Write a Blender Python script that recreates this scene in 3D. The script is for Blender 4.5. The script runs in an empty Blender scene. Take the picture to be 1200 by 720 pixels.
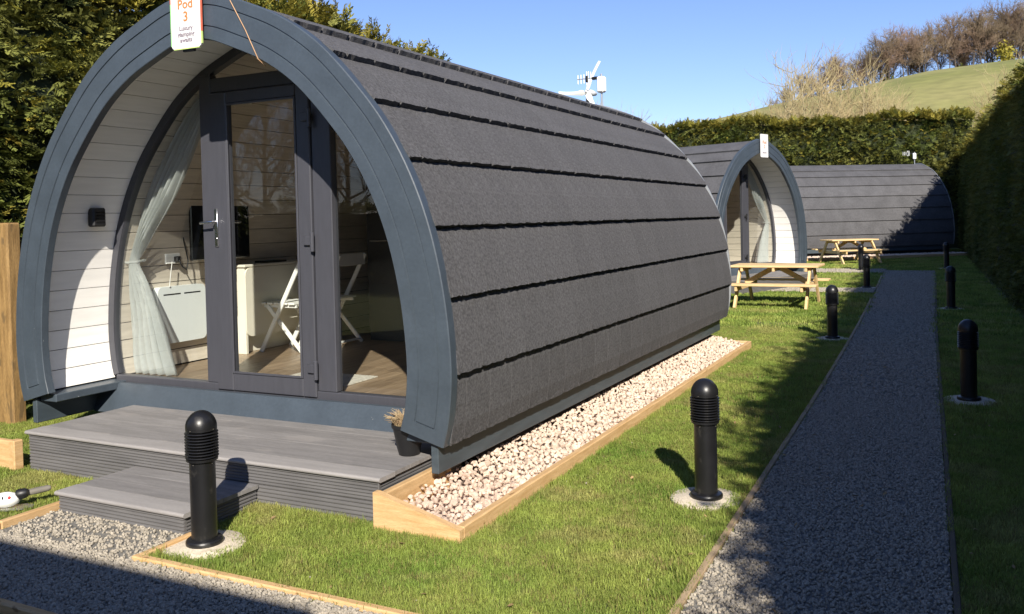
import bpy, bmesh, math, random
import numpy as np
from mathutils import Vector, Matrix

random.seed(7)
RNG = np.random.default_rng(7)
S = bpy.context.scene
COL = S.collection
R = math.radians

# ------------------------------------------------------------------ camera
FPX, YAW, PITCH, ROLL, CAMH = 1030.4, -.4679, .0220, .0239, 1.68
_f = np.array([math.sin(YAW)*math.cos(PITCH), math.cos(YAW)*math.cos(PITCH), -math.sin(PITCH)])
_r = np.array([math.cos(YAW), -math.sin(YAW), 0.0])
_d = np.cross(_f, _r)
_r2 = _r*math.cos(ROLL)+_d*math.sin(ROLL)
_d2 = -_r*math.sin(ROLL)+_d*math.cos(ROLL)
cam = bpy.data.cameras.new('camera')
cam.sensor_width = 36.0
cam.lens = FPX/1200*36.0
cam.shift_y = -80/1200
cam.clip_start = .05
cam.clip_end = 4000
camo = bpy.data.objects.new('camera', cam)
COL.objects.link(camo)
camo.matrix_world = Matrix(((_r2[0], -_d2[0], -_f[0], 0), (_r2[1], -_d2[1], -_f[1], 0), (_r2[2], -_d2[2], -_f[2], CAMH), (0, 0, 0, 1)))
S.camera = camo

# ------------------------------------------------------------------ world, sun, exposure
SUN_EL, SUN_AZ = 32.5, 149.3          # azimuth clockwise from +Y
w = bpy.data.worlds.new('World')
S.world = w
w.use_nodes = True
nt = w.node_tree
sky = nt.nodes.new('ShaderNodeTexSky')
sky.sky_type = 'NISHITA'
sky.sun_disc = False
sky.sun_elevation = R(SUN_EL)
sky.sun_rotation = R(SUN_AZ)
sky.air_density = 1.0
sky.dust_density = .0
sky.ozone_density = 5.0
bg = nt.nodes['Background']
bg.inputs['Strength'].default_value = .085
tint = nt.nodes.new('ShaderNodeVectorMath'); tint.operation = 'MULTIPLY'
tint.inputs[1].default_value = (1.06, .97, 1.12)
nt.links.new(sky.outputs[0], tint.inputs[0])
nt.links.new(tint.outputs[0], bg.inputs['Color'])
sl = bpy.data.lights.new('sun', 'SUN')
sl.energy = 5.0
sl.angle = R(.53)
sl.color = (1, .93, .82)
so = bpy.data.objects.new('sun', sl)
COL.objects.link(so)
az = R(SUN_AZ)
tosun = Vector((math.sin(az)*math.cos(R(SUN_EL)), math.cos(az)*math.cos(R(SUN_EL)), math.sin(R(SUN_EL))))
so.rotation_euler = tosun.to_track_quat('Z', 'Y').to_euler()
so.location = (5, -10, 12)
S.view_settings.view_transform = 'Standard'
S.view_settings.look = 'None'
S.view_settings.exposure = 0.70
S.view_settings.gamma = 1.0
S.cycles.max_bounces = 8
S.cycles.transparent_max_bounces = 12
S.cycles.use_denoising = True

# ------------------------------------------------------------------ materials
MATS = {}
def mat(name, col, rough=.6, var=.12, scale=8.0, stretch=(1, 1, 1), bump=.0, bscale=None, spec=.5, metal=0.0,
        col2=None, objvar=0.0, trans=0.0, world=False, fine=0.0, coat=0.0, spots=None):
    """noise-varied principled; col2 = second colour mixed by noise; objvar = brightness change per object"""
    m = bpy.data.materials.new(name)
    m.use_nodes = True
    n, l = m.node_tree.nodes, m.node_tree.links
    b = n['Principled BSDF']
    b.inputs['Roughness'].default_value = rough
    b.inputs['Metallic'].default_value = metal
    b.inputs['Specular IOR Level'].default_value = spec
    if coat:
        b.inputs['Coat Weight'].default_value = coat
    if world:
        g = n.new('ShaderNodeNewGeometry'); src = g.outputs['Position']
    else:
        t = n.new('ShaderNodeTexCoord'); src = t.outputs['Object']
    mp = n.new('ShaderNodeMapping'); mp.inputs['Scale'].default_value = stretch
    l.new(src, mp.inputs['Vector'])
    ns = n.new('ShaderNodeTexNoise'); ns.inputs['Scale'].default_value = scale; ns.inputs['Detail'].default_value = 5
    l.new(mp.outputs[0], ns.inputs['Vector'])
    rp = n.new('ShaderNodeValToRGB')
    c = np.array(col); c2 = np.array(col2) if col2 is not None else c*(1+var)
    c1 = c if col2 is not None else c*(1-var)
    rp.color_ramp.elements[0].position = .32; rp.color_ramp.elements[1].position = .68
    rp.color_ramp.elements[0].color = (*c1, 1); rp.color_ramp.elements[1].color = (*c2, 1)
    l.new(ns.outputs['Fac'], rp.inputs['Fac'])
    out = rp.outputs['Color']
    if fine:
        n2 = n.new('ShaderNodeTexNoise'); n2.inputs['Scale'].default_value = scale*9; n2.inputs['Detail'].default_value = 3
        l.new(mp.outputs[0], n2.inputs['Vector'])
        mr = n.new('ShaderNodeMapRange'); mr.inputs['From Min'].default_value = .3; mr.inputs['From Max'].default_value = .7
        mr.inputs['To Min'].default_value = 1-fine; mr.inputs['To Max'].default_value = 1+fine
        l.new(n2.outputs['Fac'], mr.inputs['Value'])
        vm = n.new('ShaderNodeVectorMath'); vm.operation = 'SCALE'
        l.new(out, vm.inputs[0]); l.new(mr.outputs[0], vm.inputs['Scale']); out = vm.outputs[0]
    if spots:                               # knots, chips, stains: (scale, stretch, threshold, colour, strength)
        m2 = n.new('ShaderNodeMapping'); m2.inputs['Scale'].default_value = spots[1]; l.new(src, m2.inputs['Vector'])
        n4 = n.new('ShaderNodeTexNoise'); n4.inputs['Scale'].default_value = spots[0]; n4.inputs['Detail'].default_value = 3
        l.new(m2.outputs[0], n4.inputs['Vector'])
        r4 = n.new('ShaderNodeMapRange'); r4.inputs['From Min'].default_value = spots[2]; r4.inputs['From Max'].default_value = spots[2]+.05
        r4.inputs['To Max'].default_value = spots[4]
        l.new(n4.outputs['Fac'], r4.inputs['Value'])
        mc = n.new('ShaderNodeMix'); mc.data_type = 'RGBA'
        l.new(r4.outputs[0], mc.inputs['Factor']); l.new(out, mc.inputs[6]); mc.inputs[7].default_value = (*spots[3], 1)
        out = mc.outputs[2]
    if objvar:
        oi = n.new('ShaderNodeObjectInfo')
        mr = n.new('ShaderNodeMapRange'); mr.inputs['To Min'].default_value = 1-objvar; mr.inputs['To Max'].default_value = 1+objvar
        l.new(oi.outputs['Random'], mr.inputs['Value'])
        vm = n.new('ShaderNodeVectorMath'); vm.operation = 'SCALE'
        l.new(out, vm.inputs[0]); l.new(mr.outputs[0], vm.inputs['Scale']); out = vm.outputs[0]
    l.new(out, b.inputs['Base Color'])
    if bump:
        n3 = n.new('ShaderNodeTexNoise'); n3.inputs['Scale'].default_value = bscale or scale*4; n3.inputs['Detail'].default_value = 4
        l.new(mp.outputs[0], n3.inputs['Vector'])
        bp = n.new('ShaderNodeBump'); bp.inputs['Strength'].default_value = bump; bp.inputs['Distance'].default_value = .01
        l.new(n3.outputs['Fac'], bp.inputs['Height']); l.new(bp.outputs[0], b.inputs['Normal'])
    if trans:
        tr = n.new('ShaderNodeBsdfTranslucent'); l.new(out, tr.inputs['Color'])
        mx = n.new('ShaderNodeMixShader'); mx.inputs[0].default_value = trans
        l.new(b.outputs[0], mx.inputs[1]); l.new(tr.outputs[0], mx.inputs[2])
        l.new(mx.outputs[0], n['Material Output'].inputs['Surface'])
    MATS[name] = m
    return m

def glass_mat(name, base=.05, tint=(.93, .96, .95)):
    m = bpy.data.materials.new(name); m.use_nodes = True
    n, l = m.node_tree.nodes, m.node_tree.links
    n.remove(n['Principled BSDF'])
    lw = n.new('ShaderNodeLayerWeight'); lw.inputs['Blend'].default_value = .5
    pw = n.new('ShaderNodeMath'); pw.operation = 'POWER'; pw.inputs[1].default_value = 4
    l.new(lw.outputs['Facing'], pw.inputs[0])
    ml = n.new('ShaderNodeMath'); ml.operation = 'MULTIPLY_ADD'; ml.inputs[1].default_value = .9; ml.inputs[2].default_value = base
    l.new(pw.outputs[0], ml.inputs[0])
    t = n.new('ShaderNodeBsdfTransparent'); t.inputs[0].default_value = (*tint, 1)
    g = n.new('ShaderNodeBsdfGlossy'); g.inputs['Roughness'].default_value = .01
    mx = n.new('ShaderNodeMixShader')
    l.new(ml.outputs[0], mx.inputs[0]); l.new(t.outputs[0], mx.inputs[1]); l.new(g.outputs[0], mx.inputs[2])
    l.new(mx.outputs[0], n['Material Output'].inputs['Surface'])
    MATS[name] = m
    return m

slate = mat('slate_blue_paint', (.052, .067, .084), .42, .10, 5, bump=.06, bscale=60, fine=.07, spots=(38, (1, 1, 1), .74, (.34, .36, .36), .5))
slate_d = mat('slate_board', (.050, .066, .079), .5, .16, 4, stretch=(6, 1, 6), bump=.06, bscale=30)
upvc = mat('grey_foil_frame', (.056, .057, .068), .38, .06, 6, stretch=(8, 8, 1), bump=.03, bscale=40)
shing = mat('bitumen_shingle', (.094, .092, .095), .9, .06, 7, bump=.6, bscale=200, fine=.36, objvar=.05, spec=.25)
shing_far = mat('bitumen_shingle_strip', (.087, .086, .090), .9, .12, 3, bump=.3, bscale=120, fine=.15, objvar=.05, spec=.25)
felt = mat('roof_felt', (.03, .03, .032), .95, .2, 10, spec=.2)
trimm = mat('grey_edge_metal', (.33, .35, .37), .4, .05, metal=.3)
whitew = mat('white_boards', (.85, .83, .785), .5, .04, 3, stretch=(8, 1, 8), bump=.04, bscale=20, objvar=.03)
innerw = mat('shaded_white_boards', (.60, .53, .44), .55, .10, 4, stretch=(10, 1, 10), bump=.03, bscale=20, objvar=.05)  # white room boards with the beige of indoor shade in their colour
lam = mat('oak_laminate', (.36, .26, .17), .38, .3, 5, stretch=(7, .7, 7), col2=(.22, .15, .095), objvar=.16, bump=.02)
glassm = glass_mat('pane_glass', .075)
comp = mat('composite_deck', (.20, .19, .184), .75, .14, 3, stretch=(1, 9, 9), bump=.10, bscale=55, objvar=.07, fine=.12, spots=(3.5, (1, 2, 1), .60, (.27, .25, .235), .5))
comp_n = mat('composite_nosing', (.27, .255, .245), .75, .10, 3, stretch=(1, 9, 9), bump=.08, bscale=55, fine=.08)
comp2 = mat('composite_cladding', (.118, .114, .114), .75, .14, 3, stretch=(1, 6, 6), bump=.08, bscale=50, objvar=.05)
timber = mat('treated_timber', (.47, .29, .125), .75, .2, 5, stretch=(1, 9, 9), col2=(.60, .40, .20), bump=.15, bscale=14, objvar=.08, fine=.12, spots=(9, (1, 2.2, 2.2), .68, (.20, .10, .035), .8))
timber_y = mat('treated_timber_along', (.47, .29, .125), .75, .2, 5, stretch=(9, 1, 9), col2=(.60, .40, .20), bump=.15, bscale=14, objvar=.08, fine=.12, spots=(9, (2.2, 1, 2.2), .68, (.20, .10, .035), .8))
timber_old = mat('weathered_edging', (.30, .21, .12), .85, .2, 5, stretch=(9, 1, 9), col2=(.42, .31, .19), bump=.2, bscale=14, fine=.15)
edging_shade = mat('shaded_edging', (.11, .085, .055), .9, .2, 5, stretch=(9, 1, 9), fine=.2)  # timber edging with the hedge's shade put into its colour
pinewood = mat('pine_picnic', (.62, .42, .19), .65, .2, 4, stretch=(1, 9, 9), col2=(.72, .52, .27), bump=.06, bscale=20, objvar=.12, spots=(12, (1, 2, 2), .68, (.30, .17, .06), .7))
postw = mat('round_post_wood', (.19, .11, .036), .8, .2, 4, stretch=(9, 9, 1), col2=(.31, .19, .07), bump=.3, bscale=12, fine=.25, spots=(5, (3, 3, .7), .6, (.10, .065, .03), .7))
blackp = mat('black_metal', (.010, .010, .011), .36, .2, 9, bump=.04, bscale=120, spec=.45, spots=(14, (1, 1, .6), .62, (.035, .033, .030), .6))
blackpl = mat('black_plastic', (.012, .012, .013), .45, .2, 9)
concr = mat('pale_concrete', (.60, .52, .40), .9, .12, 9, bump=.4, bscale=70, fine=.15, spots=(11, (1, 1, 1), .62, (.36, .31, .22), .5))
stonem = mat('cream_stone', (.52, .375, .29), .85, .1, 9, col2=(.69, .55, .435), bump=.35, bscale=45, objvar=.22, fine=.14)
stonejoin = mat('cream_stone_mass', (.50, .38, .295), .85, .1, 16, col2=(.71, .58, .46), bump=.3, bscale=60, fine=.2, world=True)
pebm = mat('grey_gravel', (.285, .252, .200), .85, .1, 60, col2=(.40, .355, .285), objvar=.22, bump=.2, bscale=200)
pebbase = mat('grey_gravel_bed', (.17, .16, .14), .95, .2, 30, bump=.8, bscale=90, fine=.4)
chrome = mat('satin_chrome', (.62, .62, .63), .22, .05, metal=1.0)
whitep = mat('white_paint', (.80, .79, .75), .4, .03, 3)
cream = mat('cream_laminate', (.76, .71, .60), .45, .03, 3)
offwhite = mat('warm_white_metal', (.74, .77, .76), .35, .02, 3)
curt = mat('pale_blue_curtain', (.62, .64, .62), .85, .05, 30, trans=.35)
tvm = mat('tv_gloss_black', (.008, .008, .009), .15, .1)
kit = mat('dark_kitchen_front', (.035, .033, .034), .35, .1, 3)
matw = mat('ribbed_mat', (.55, .51, .44), .95, .15, 30, bump=.6, bscale=120)
grassm = mat('grass_blade', (.175, .265, .045), .6, .1, 1.6, col2=(.345, .385, .090), world=True, objvar=.35, trans=.30, spec=.25, spots=(1.5, (1, 1, 1), .56, (.44, .38, .15), .45))
drygrass = mat('dry_grass_blade', (.30, .25, .10), .7, .1, 2, col2=(.22, .22, .06), world=True, objvar=.25, trans=.25, spec=.2)
soil = mat('turf_ground', (.11, .13, .034), .95, .2, 1.3, col2=(.17, .175, .05), bump=.6, bscale=60, world=True, fine=.35)
hillm = mat('hill_pasture', (.180, .185, .046), .95, .2, .035, col2=(.265, .240, .088), bump=.3, bscale=1.5, world=True, fine=.18)
hedgem = mat('conifer_foliage', (.088, .118, .023), .6, .1, .55, col2=(.22, .215, .055), world=True, objvar=.40, trans=.22, spec=.25)
hedget = mat('conifer_new_growth', (.19, .185, .028), .6, .1, .7, col2=(.32, .26, .045), world=True, objvar=.30, trans=.30, spec=.25)
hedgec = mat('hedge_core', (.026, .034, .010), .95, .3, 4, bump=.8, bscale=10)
barkd = mat('dark_bark', (.085, .068, .055), .9, .25, 1, stretch=(4, 4, 1), bump=.3, world=True)
twigd = mat('beech_twigs', (.215, .135, .100), .9, .25, .12, col2=(.225, .175, .110), world=True, objvar=.25)
twigl = mat('willow_twigs', (.42, .31, .16), .8, .25, .4, col2=(.40, .34, .17), world=True, objvar=.2)
barkl = mat('pale_bark', (.40, .33, .19), .85, .2, 1.5, stretch=(4, 4, 1), world=True)
woolm = mat('sheep_wool', (.62, .57, .48), .95, .15, 6, bump=.5)
redp = mat('red_plastic', (.6, .03, .03), .4)
teal = mat('teal_plastic', (.05, .13, .15), .45)
steel = mat('bright_steel', (.66, .65, .63), .3, .08, metal=.9)
rubg = mat('grey_rubber', (.16, .145, .12), .7, .2)
signw = mat('sign_white', (.70, .69, .67), .4, .02)
signo = mat('sign_orange_ink', (.50, .20, .06), .6)
signg = mat('sign_grey_ink', (.20, .16, .19), .6)
signb = mat('sign_blue_ink', (.45, .70, .78), .6)
signp = mat('sign_pink_ink', (.80, .55, .66), .6)
rimg = mat('sign_green_edge', (.30, .62, .22), .5)
rimr = mat('sign_red_edge', (.72, .16, .09), .5)
rimy = mat('sign_lime_edge', (.55, .72, .22), .5)
cordm = mat('tan_cord', (.50, .30, .16), .8)

# ------------------------------------------------------------------ mesh helpers
class MB:
    def __init__(s): s.v = []; s.f = []; s.n = 0
    def add(s, V, F):
        V = [tuple(map(float, p)) for p in V]
        s.v += V; s.f += [tuple(i+s.n for i in q) for q in F]; s.n += len(V)
        return s
    def box(s, x0, x1, y0, y1, z0, z1, c=.003, M=None):
        X = ((x0+x1)/2, (y0+y1)/2, (z0+z1)/2); H = (abs(x1-x0)/2, abs(y1-y0)/2, abs(z1-z0)/2)
        c = min(c, min(H)*.45)
        V = []; I = {}
        for sx in (-1, 1):
            for sy in (-1, 1):
                for sz in (-1, 1):
                    for a in range(3):
                        p = [X[k]+(sx, sy, sz)[k]*(H[k]-(0 if k == a else c)) for k in range(3)]
                        I[sx, sy, sz, a] = len(V); V.append(p)
        F = []
        for sg in (-1, 1):
            F.append([I[sg, a, b, 0] for a, b in ((-1, -1), (1, -1), (1, 1), (-1, 1))])
            F.append([I[a, sg, b, 1] for a, b in ((-1, -1), (1, -1), (1, 1), (-1, 1))])
            F.append([I[a, b, sg, 2] for a, b in ((-1, -1), (1, -1), (1, 1), (-1, 1))])
        for p in (-1, 1):
            for q in (-1, 1):
                F.append([I[p, q, -1, 0], I[p, q, 1, 0], I[p, q, 1, 1], I[p, q, -1, 1]])
                F.append([I[p, -1, q, 0], I[p, 1, q, 0], I[p, 1, q, 2], I[p, -1, q, 2]])
                F.append([I[-1, p, q, 1], I[1, p, q, 1], I[1, p, q, 2], I[-1, p, q, 2]])
                for t in (-1, 1):
                    F.append([I[p, q, t, 0], I[p, q, t, 1], I[p, q, t, 2]])
        V = [Vector(p) for p in V]; C = Vector(X); G = []
        for q in F:
            nn = (V[q[1]]-V[q[0]]).cross(V[q[2]]-V[q[0]])
            cc = sum((V[i] for i in q), Vector())/len(q)
            G.append(q if nn.dot(cc-C) > 0 else q[::-1])
        if M is not None: V = [M @ p for p in V]
        return s.add(V, G)
    def bar(s, p0, p1, wx, wy, c=.003, up=(0, 0, 1)):
        """box of section wx*wy from p0 to p1"""
        p0 = Vector(p0); p1 = Vector(p1); L = (p1-p0).length; z = (p1-p0).normalized()
        u = Vector(up)
        if abs(z.dot(u)) > .98: u = Vector((0, 1, 0))
        x = u.cross(z).normalized(); y = z.cross(x)
        M = Matrix(((x.x, y.x, z.x, p0.x), (x.y, y.y, z.y, p0.y), (x.z, y.z, z.z, p0.z), (0, 0, 0, 1)))
        return s.box(-wx/2, wx/2, -wy/2, wy/2, 0, L, c, M)
    def lathe(s, prof, n=24, M=None, cap=True):
        V = []; F = []
        for r, z in prof:
            for k in range(n):
                a = 2*math.pi*k/n; V.append(Vector((r*math.cos(a), r*math.sin(a), z)))
        m = len(prof)
        for i in range(m-1):
            for k in range(n):
                F.append((i*n+k, i*n+(k+1) % n, (i+1)*n+(k+1) % n, (i+1)*n+k))
        if cap:
            F.append(tuple(range(n))[::-1]); F.append(tuple((m-1)*n+k for k in range(n)))
        if M is not None: V = [M @ p for p in V]
        return s.add(V, F)
    def tube(s, pts, rad, n=8, cap=True):
        pts = [Vector(p) for p in pts]; V = []; F = []
        rad = rad if hasattr(rad, '__len__') else [rad]*len(pts)
        t0 = (pts[1]-pts[0]).normalized(); u = Vector((0, 0, 1)) if abs(t0.z) < .9 else Vector((1, 0, 0))
        x = u.cross(t0).normalized()
        for i, p in enumerate(pts):
            t = (pts[min(i+1, len(pts)-1)]-pts[max(i-1, 0)]).normalized()
            x = (x-t*x.dot(t)).normalized(); y = t.cross(x)
            for k in range(n):
                a = 2*math.pi*k/n; V.append(p+(x*math.cos(a)+y*math.sin(a))*rad[i])
        for i in range(len(pts)-1):
            for k in range(n):
                F.append((i*n+k, i*n+(k+1) % n, (i+1)*n+(k+1) % n, (i+1)*n+k))
        if cap:
            F.append(tuple(range(n))[::-1]); F.append(tuple((len(pts)-1)*n+k for k in range(n)))
        return s.add(V, F)
    def grid(s, P, flip=False):
        """P: rows x cols x 3"""
        n, m = len(P), len(P[0])
        V = [p for r_ in P for p in r_]; F = []
        for i in range(n-1):
            for j in range(m-1):
                q = (i*m+j, i*m+j+1, (i+1)*m+j+1, (i+1)*m+j)
                F.append(q[::-1] if flip else q)
        return s.add(V, F)
    def prism(s, poly, a0, a1, axis=1):
        """polygon (list of 2D points) extruded along an axis"""
        def P(p, t): return (p[0], t, p[1]) if axis == 1 else ((p[0], p[1], t) if axis == 2 else (t, p[0], p[1]))
        n = len(poly); V = [P(p, a0) for p in poly]+[P(p, a1) for p in poly]
        F = [tuple(range(n)), tuple(range(2*n-1, n-1, -1))]+[(i, i+n, (i+1) % n+n, (i+1) % n) for i in range(n)]
        return s.add(V, F)
    def ball(s, c, r, nu=10, nv=7, sq=(1, 1, 1), jit=0.0, M=None):
        V = []; F = []
        for i in range(nv+1):
            th = math.pi*i/nv
            for k in range(nu):
                ph = 2*math.pi*k/nu; j = 1+random.uniform(-jit, jit)
                p = Vector((math.sin(th)*math.cos(ph)*sq[0], math.sin(th)*math.sin(ph)*sq[1], math.cos(th)*sq[2]))*r*j
                if M is not None: p = M @ p
                V.append(p+Vector(c))
        for i in range(nv):
            for k in range(nu):
                F.append((i*nu+k, (i+1)*nu+k, (i+1)*nu+(k+1) % nu, i*nu+(k+1) % nu))
        return s.add(V, F)
    def mesh(s, name, m=None, smooth=None, fixn=False):
        me = bpy.data.meshes.new(name)
        me.from_pydata(s.v, [], s.f)
        if fixn:
            b = bmesh.new(); b.from_mesh(me); bmesh.ops.remove_doubles(b, verts=b.verts, dist=1e-6)
            bmesh.ops.recalc_face_normals(b, faces=b.faces); b.to_mesh(me); b.free()
        if m: me.materials.append(m)
        if smooth is not None:
            me.shade_smooth()
            me.set_sharp_from_angle(angle=R(smooth))
        me.update()
        return me

def link(name, me, parent=None, loc=None, kind=None, **props):
    o = bpy.data.objects.new(name, me)
    COL.objects.link(o)
    if parent is not None: o.parent = parent
    if loc is not None: o.location = loc
    if kind: o['kind'] = kind
    for k, v in props.items(): o[k] = v
    return o
def part(name, mb, m, parent, smooth=None, fixn=False, kind=None):
    return link(name, mb.mesh(name, m, smooth, fixn), parent, kind=kind)
def thing(name, label, cat, loc=(0, 0, 0), rz=0.0, group=None):
    o = bpy.data.objects.new(name, None); COL.objects.link(o)
    o.empty_display_size = .1
    o.location = loc; o.rotation_euler = (0, 0, rz)
    o['label'] = label; o['category'] = cat
    if group: o['group'] = group
    return o
def tag(o, label, cat, group=None):
    o['label'] = label; o['category'] = cat
    if group: o['group'] = group
    return o
def dup(root, loc, rz, label, group=None):
    r_ = root.copy(); COL.objects.link(r_); r_.location = loc; r_.rotation_euler = (0, 0, rz); r_['label'] = label
    if group: r_['group'] = group
    for ch in list(root.children):
        c = ch.copy(); COL.objects.link(c); c.parent = r_
        for g in list(ch.children):
            d = g.copy(); COL.objects.link(d); d.parent = c
    return r_
def GZ(x, y): return .0052*min(max(0, y-11), 30)
def npmesh(name, V, F, m=None):
    """fast mesh from numpy: V (n,3), F (k,3|4)"""
    V = np.asarray(V, np.float32); F = np.asarray(F, np.int32)
    me = bpy.data.meshes.new(name)
    k = F.shape[1]
    me.vertices.add(len(V)); me.vertices.foreach_set('co', V.ravel())
    me.loops.add(F.size); me.loops.foreach_set('vertex_index', F.ravel())
    me.polygons.add(len(F)); me.polygons.foreach_set('loop_start', np.arange(len(F), dtype=np.int32)*k)
    if m: me.materials.append(m)
    me.update(calc_edges=True); me.validate()
    return me

# scatter: one object whose vertices carry instances of the meshes in a source collection
def source(name, meshes):
    c = bpy.data.collections.new(name)
    for i, me in enumerate(meshes):
        c.objects.link(bpy.data.objects.new('%s.%03d' % (name, i), me))
    return c
_groups = {}
def scatter_group(coll):
    if coll.name in _groups: return _groups[coll.name]
    g = bpy.data.node_groups.new('scatter_'+coll.name, 'GeometryNodeTree')
    g.interface.new_socket('Geometry', in_out='INPUT', socket_type='NodeSocketGeometry')
    g.interface.new_socket('Geometry', in_out='OUTPUT', socket_type='NodeSocketGeometry')
    n, l = g.nodes, g.links
    gi = n.new('NodeGroupInput'); go = n.new('NodeGroupOutput')
    ci = n.new('GeometryNodeCollectionInfo'); ci.inputs['Collection'].default_value = coll
    ci.inputs['Separate Children'].default_value = True; ci.inputs['Reset Children'].default_value = True
    ip = n.new('GeometryNodeInstanceOnPoints'); ip.inputs['Pick Instance'].default_value = True
    a = n.new('GeometryNodeInputNamedAttribute'); a.data_type = 'FLOAT_VECTOR'; a.inputs['Name'].default_value = 'rot'
    b = n.new('GeometryNodeInputNamedAttribute'); b.data_type = 'FLOAT_VECTOR'; b.inputs['Name'].default_value = 'scl'
    e = n.new('FunctionNodeEulerToRotation')
    rv = n.new('FunctionNodeRandomValue'); rv.data_type = 'INT'
    for s_ in rv.inputs:
        if s_.type == 'INT' and s_.name == 'Min': s_.default_value = 0
        if s_.type == 'INT' and s_.name == 'Max': s_.default_value = max(0, len(coll.objects)-1)
    ro = [o for o in rv.outputs if o.type == 'INT'][0]
    l.new(gi.outputs[0], ip.inputs['Points']); l.new(ci.outputs[0], ip.inputs['Instance'])
    l.new(ro, ip.inputs['Instance Index'])
    l.new([o for o in a.outputs if o.enabled and o.name == 'Attribute'][0], e.inputs[0]); l.new(e.outputs[0], ip.inputs['Rotation'])
    l.new([o for o in b.outputs if o.enabled and o.name == 'Attribute'][0], ip.inputs['Scale'])
    l.new(ip.outputs[0], go.inputs[0])
    _groups[coll.name] = g
    return g
def scatter(name, coll, P, ROT, SCL, parent=None):
    me = bpy.data.meshes.new(name)
    P = np.asarray(P, np.float32); me.vertices.add(len(P)); me.vertices.foreach_set('co', P.ravel())
    for nm, A in (('rot', ROT), ('scl', SCL)):
        at = me.attributes.new(nm, 'FLOAT_VECTOR', 'POINT'); at.data.foreach_set('vector', np.asarray(A, np.float32).ravel())
    me.update()
    o = link(name, me, parent, kind='stuff')
    md = o.modifiers.new('scatter', 'NODES'); md.node_group = scatter_group(coll)
    return o

# ------------------------------------------------------------------ layout numbers
POD1 = (-4.53, 4.30)
HX = lambda y: 1.36-.0333*y            # face of the right hedge
def path_l(y): return float(np.interp(y, [-4, 3.6, 4.7, 8.3, 13.5, 19, 26.5], [-1.0, -1.05, -1.068, -1.127, -1.26, -1.45, -1.75]))
def path_r(y): return float(np.interp(y, [-4, 4, 9.3, 13.7, 26.5], [.15, -.03, -.17, -.285, -.53]))

# ------------------------------------------------------------------ ground, hill, gravel sheets
gx = np.concatenate([np.linspace(-900, -30, 12), np.linspace(-20, 12, 65), np.linspace(25, 900, 12)])
gy = np.concatenate([np.linspace(-900, -14, 10), np.linspace(-6, 46, 105), np.linspace(60, 1500, 14)])
V = [(x, y, GZ(x, y)+(.012*math.sin(1.7*x+.6*y)*math.sin(1.1*y-.4*x)*.5 if 2 < y < 40 and -9 < x < 1 else 0)-.006) for y in gy for x in gx]
nx = len(gx)
F = [(j*nx+i, j*nx+i+1, (j+1)*nx+i+1, (j+1)*nx+i) for j in range(len(gy)-1) for i in range(nx-1)]
link('ground', npmesh('ground', V, F, soil), kind='structure')

HILLX = [-260, -170, -110, -91, -70, -54, -38, -23, -6, 9, 18, 60, 140, 320]
def _crest(x):                          # crest heights from the skyline seen above the back hedge
    y = 262+.33*x; v = np.array([x, y, 0.0]); xp = 600+FPX*(v@_r2)/(v@_f)
    yp = float(np.interp(xp, [780, 845, 888, 985, 1035, 1087, 1143, 1200, 1300], [176, 149, 131, 112, 102, 91.5, 85, 78, 68]))
    ry = _f+_r2*((xp-600)/FPX)+_d2*((yp-280)/FPX)
    return CAMH+ry[2]*y/ry[1]
HILLC = [max(0.0, _crest(x)) if -85 < x < 61 else (0, 4, 8, 11, 16, 0, 0, 0, 0, 0, 0, 0, 54, 50)[i] for i, x in enumerate(HILLX)]
hxs = np.linspace(-260, 320, 90); hys = np.linspace(70, 520, 80)
def hill_h(x, y):
    c = np.interp(x, HILLX, HILLC)
    yc = 262+.55*x*.6
    t = np.clip((y-72)/(yc-72), 0, 1); s_ = t*t*(3-2*t)
    fall = np.clip((y-yc-10)/200, 0, 1)
    return (c*s_*(1-.35*fall) + .6*math.sin(x*.05+y*.03)*s_) - .3
link('hill', npmesh('hill', [(x, y, hill_h(x, y)) for y in hys for x in hxs],
     [(j*90+i, j*90+i+1, (j+1)*90+i+1, (j+1)*90+i) for j in range(79) for i in range(89)], hillm), kind='structure').data.shade_smooth()

def strip_sheet(name, rows, z, m):
    """rows: list of (y, x0, x1)"""
    V = []; F = []
    K = 6
    for y, x0, x1 in rows:
        for k in range(K+1):
            x = x0+(x1-x0)*k/K
            V.append((x, y, GZ(x, y)+z))
    for j in range(len(rows)-1):
        for k in range(K):
            F.append((j*(K+1)+k, j*(K+1)+k+1, (j+1)*(K+1)+k+1, (j+1)*(K+1)+k))
    return link(name, npmesh(name, V, F, m), kind='structure')
ys = np.arange(-4, 25.3, .6)
strip_sheet('gravel_path', [(y, path_l(y), path_r(y)) for y in ys], .012, pebbase)
strip_sheet('gravel_forecourt', [(y, -9.0, path_l(y)-.03) for y in np.linspace(2.45, 3.03, 4)], .012, pebbase)
strip_sheet('gravel_pocket', [(y, -4.79, -3.72) for y in (3.031, 3.2, 3.47)], .0125, pebbase)
strip_sheet('gravel_spur', [(y, -4.3, path_l(y)-.03) for y in np.linspace(18.75, 19.75, 4)], .012, pebbase)
strip_sheet('gravel_crossing', [(y, -6.5, path_l(24.6)-.03) for y in np.linspace(24.3, 25.9, 4)], .012, pebbase)

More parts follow.
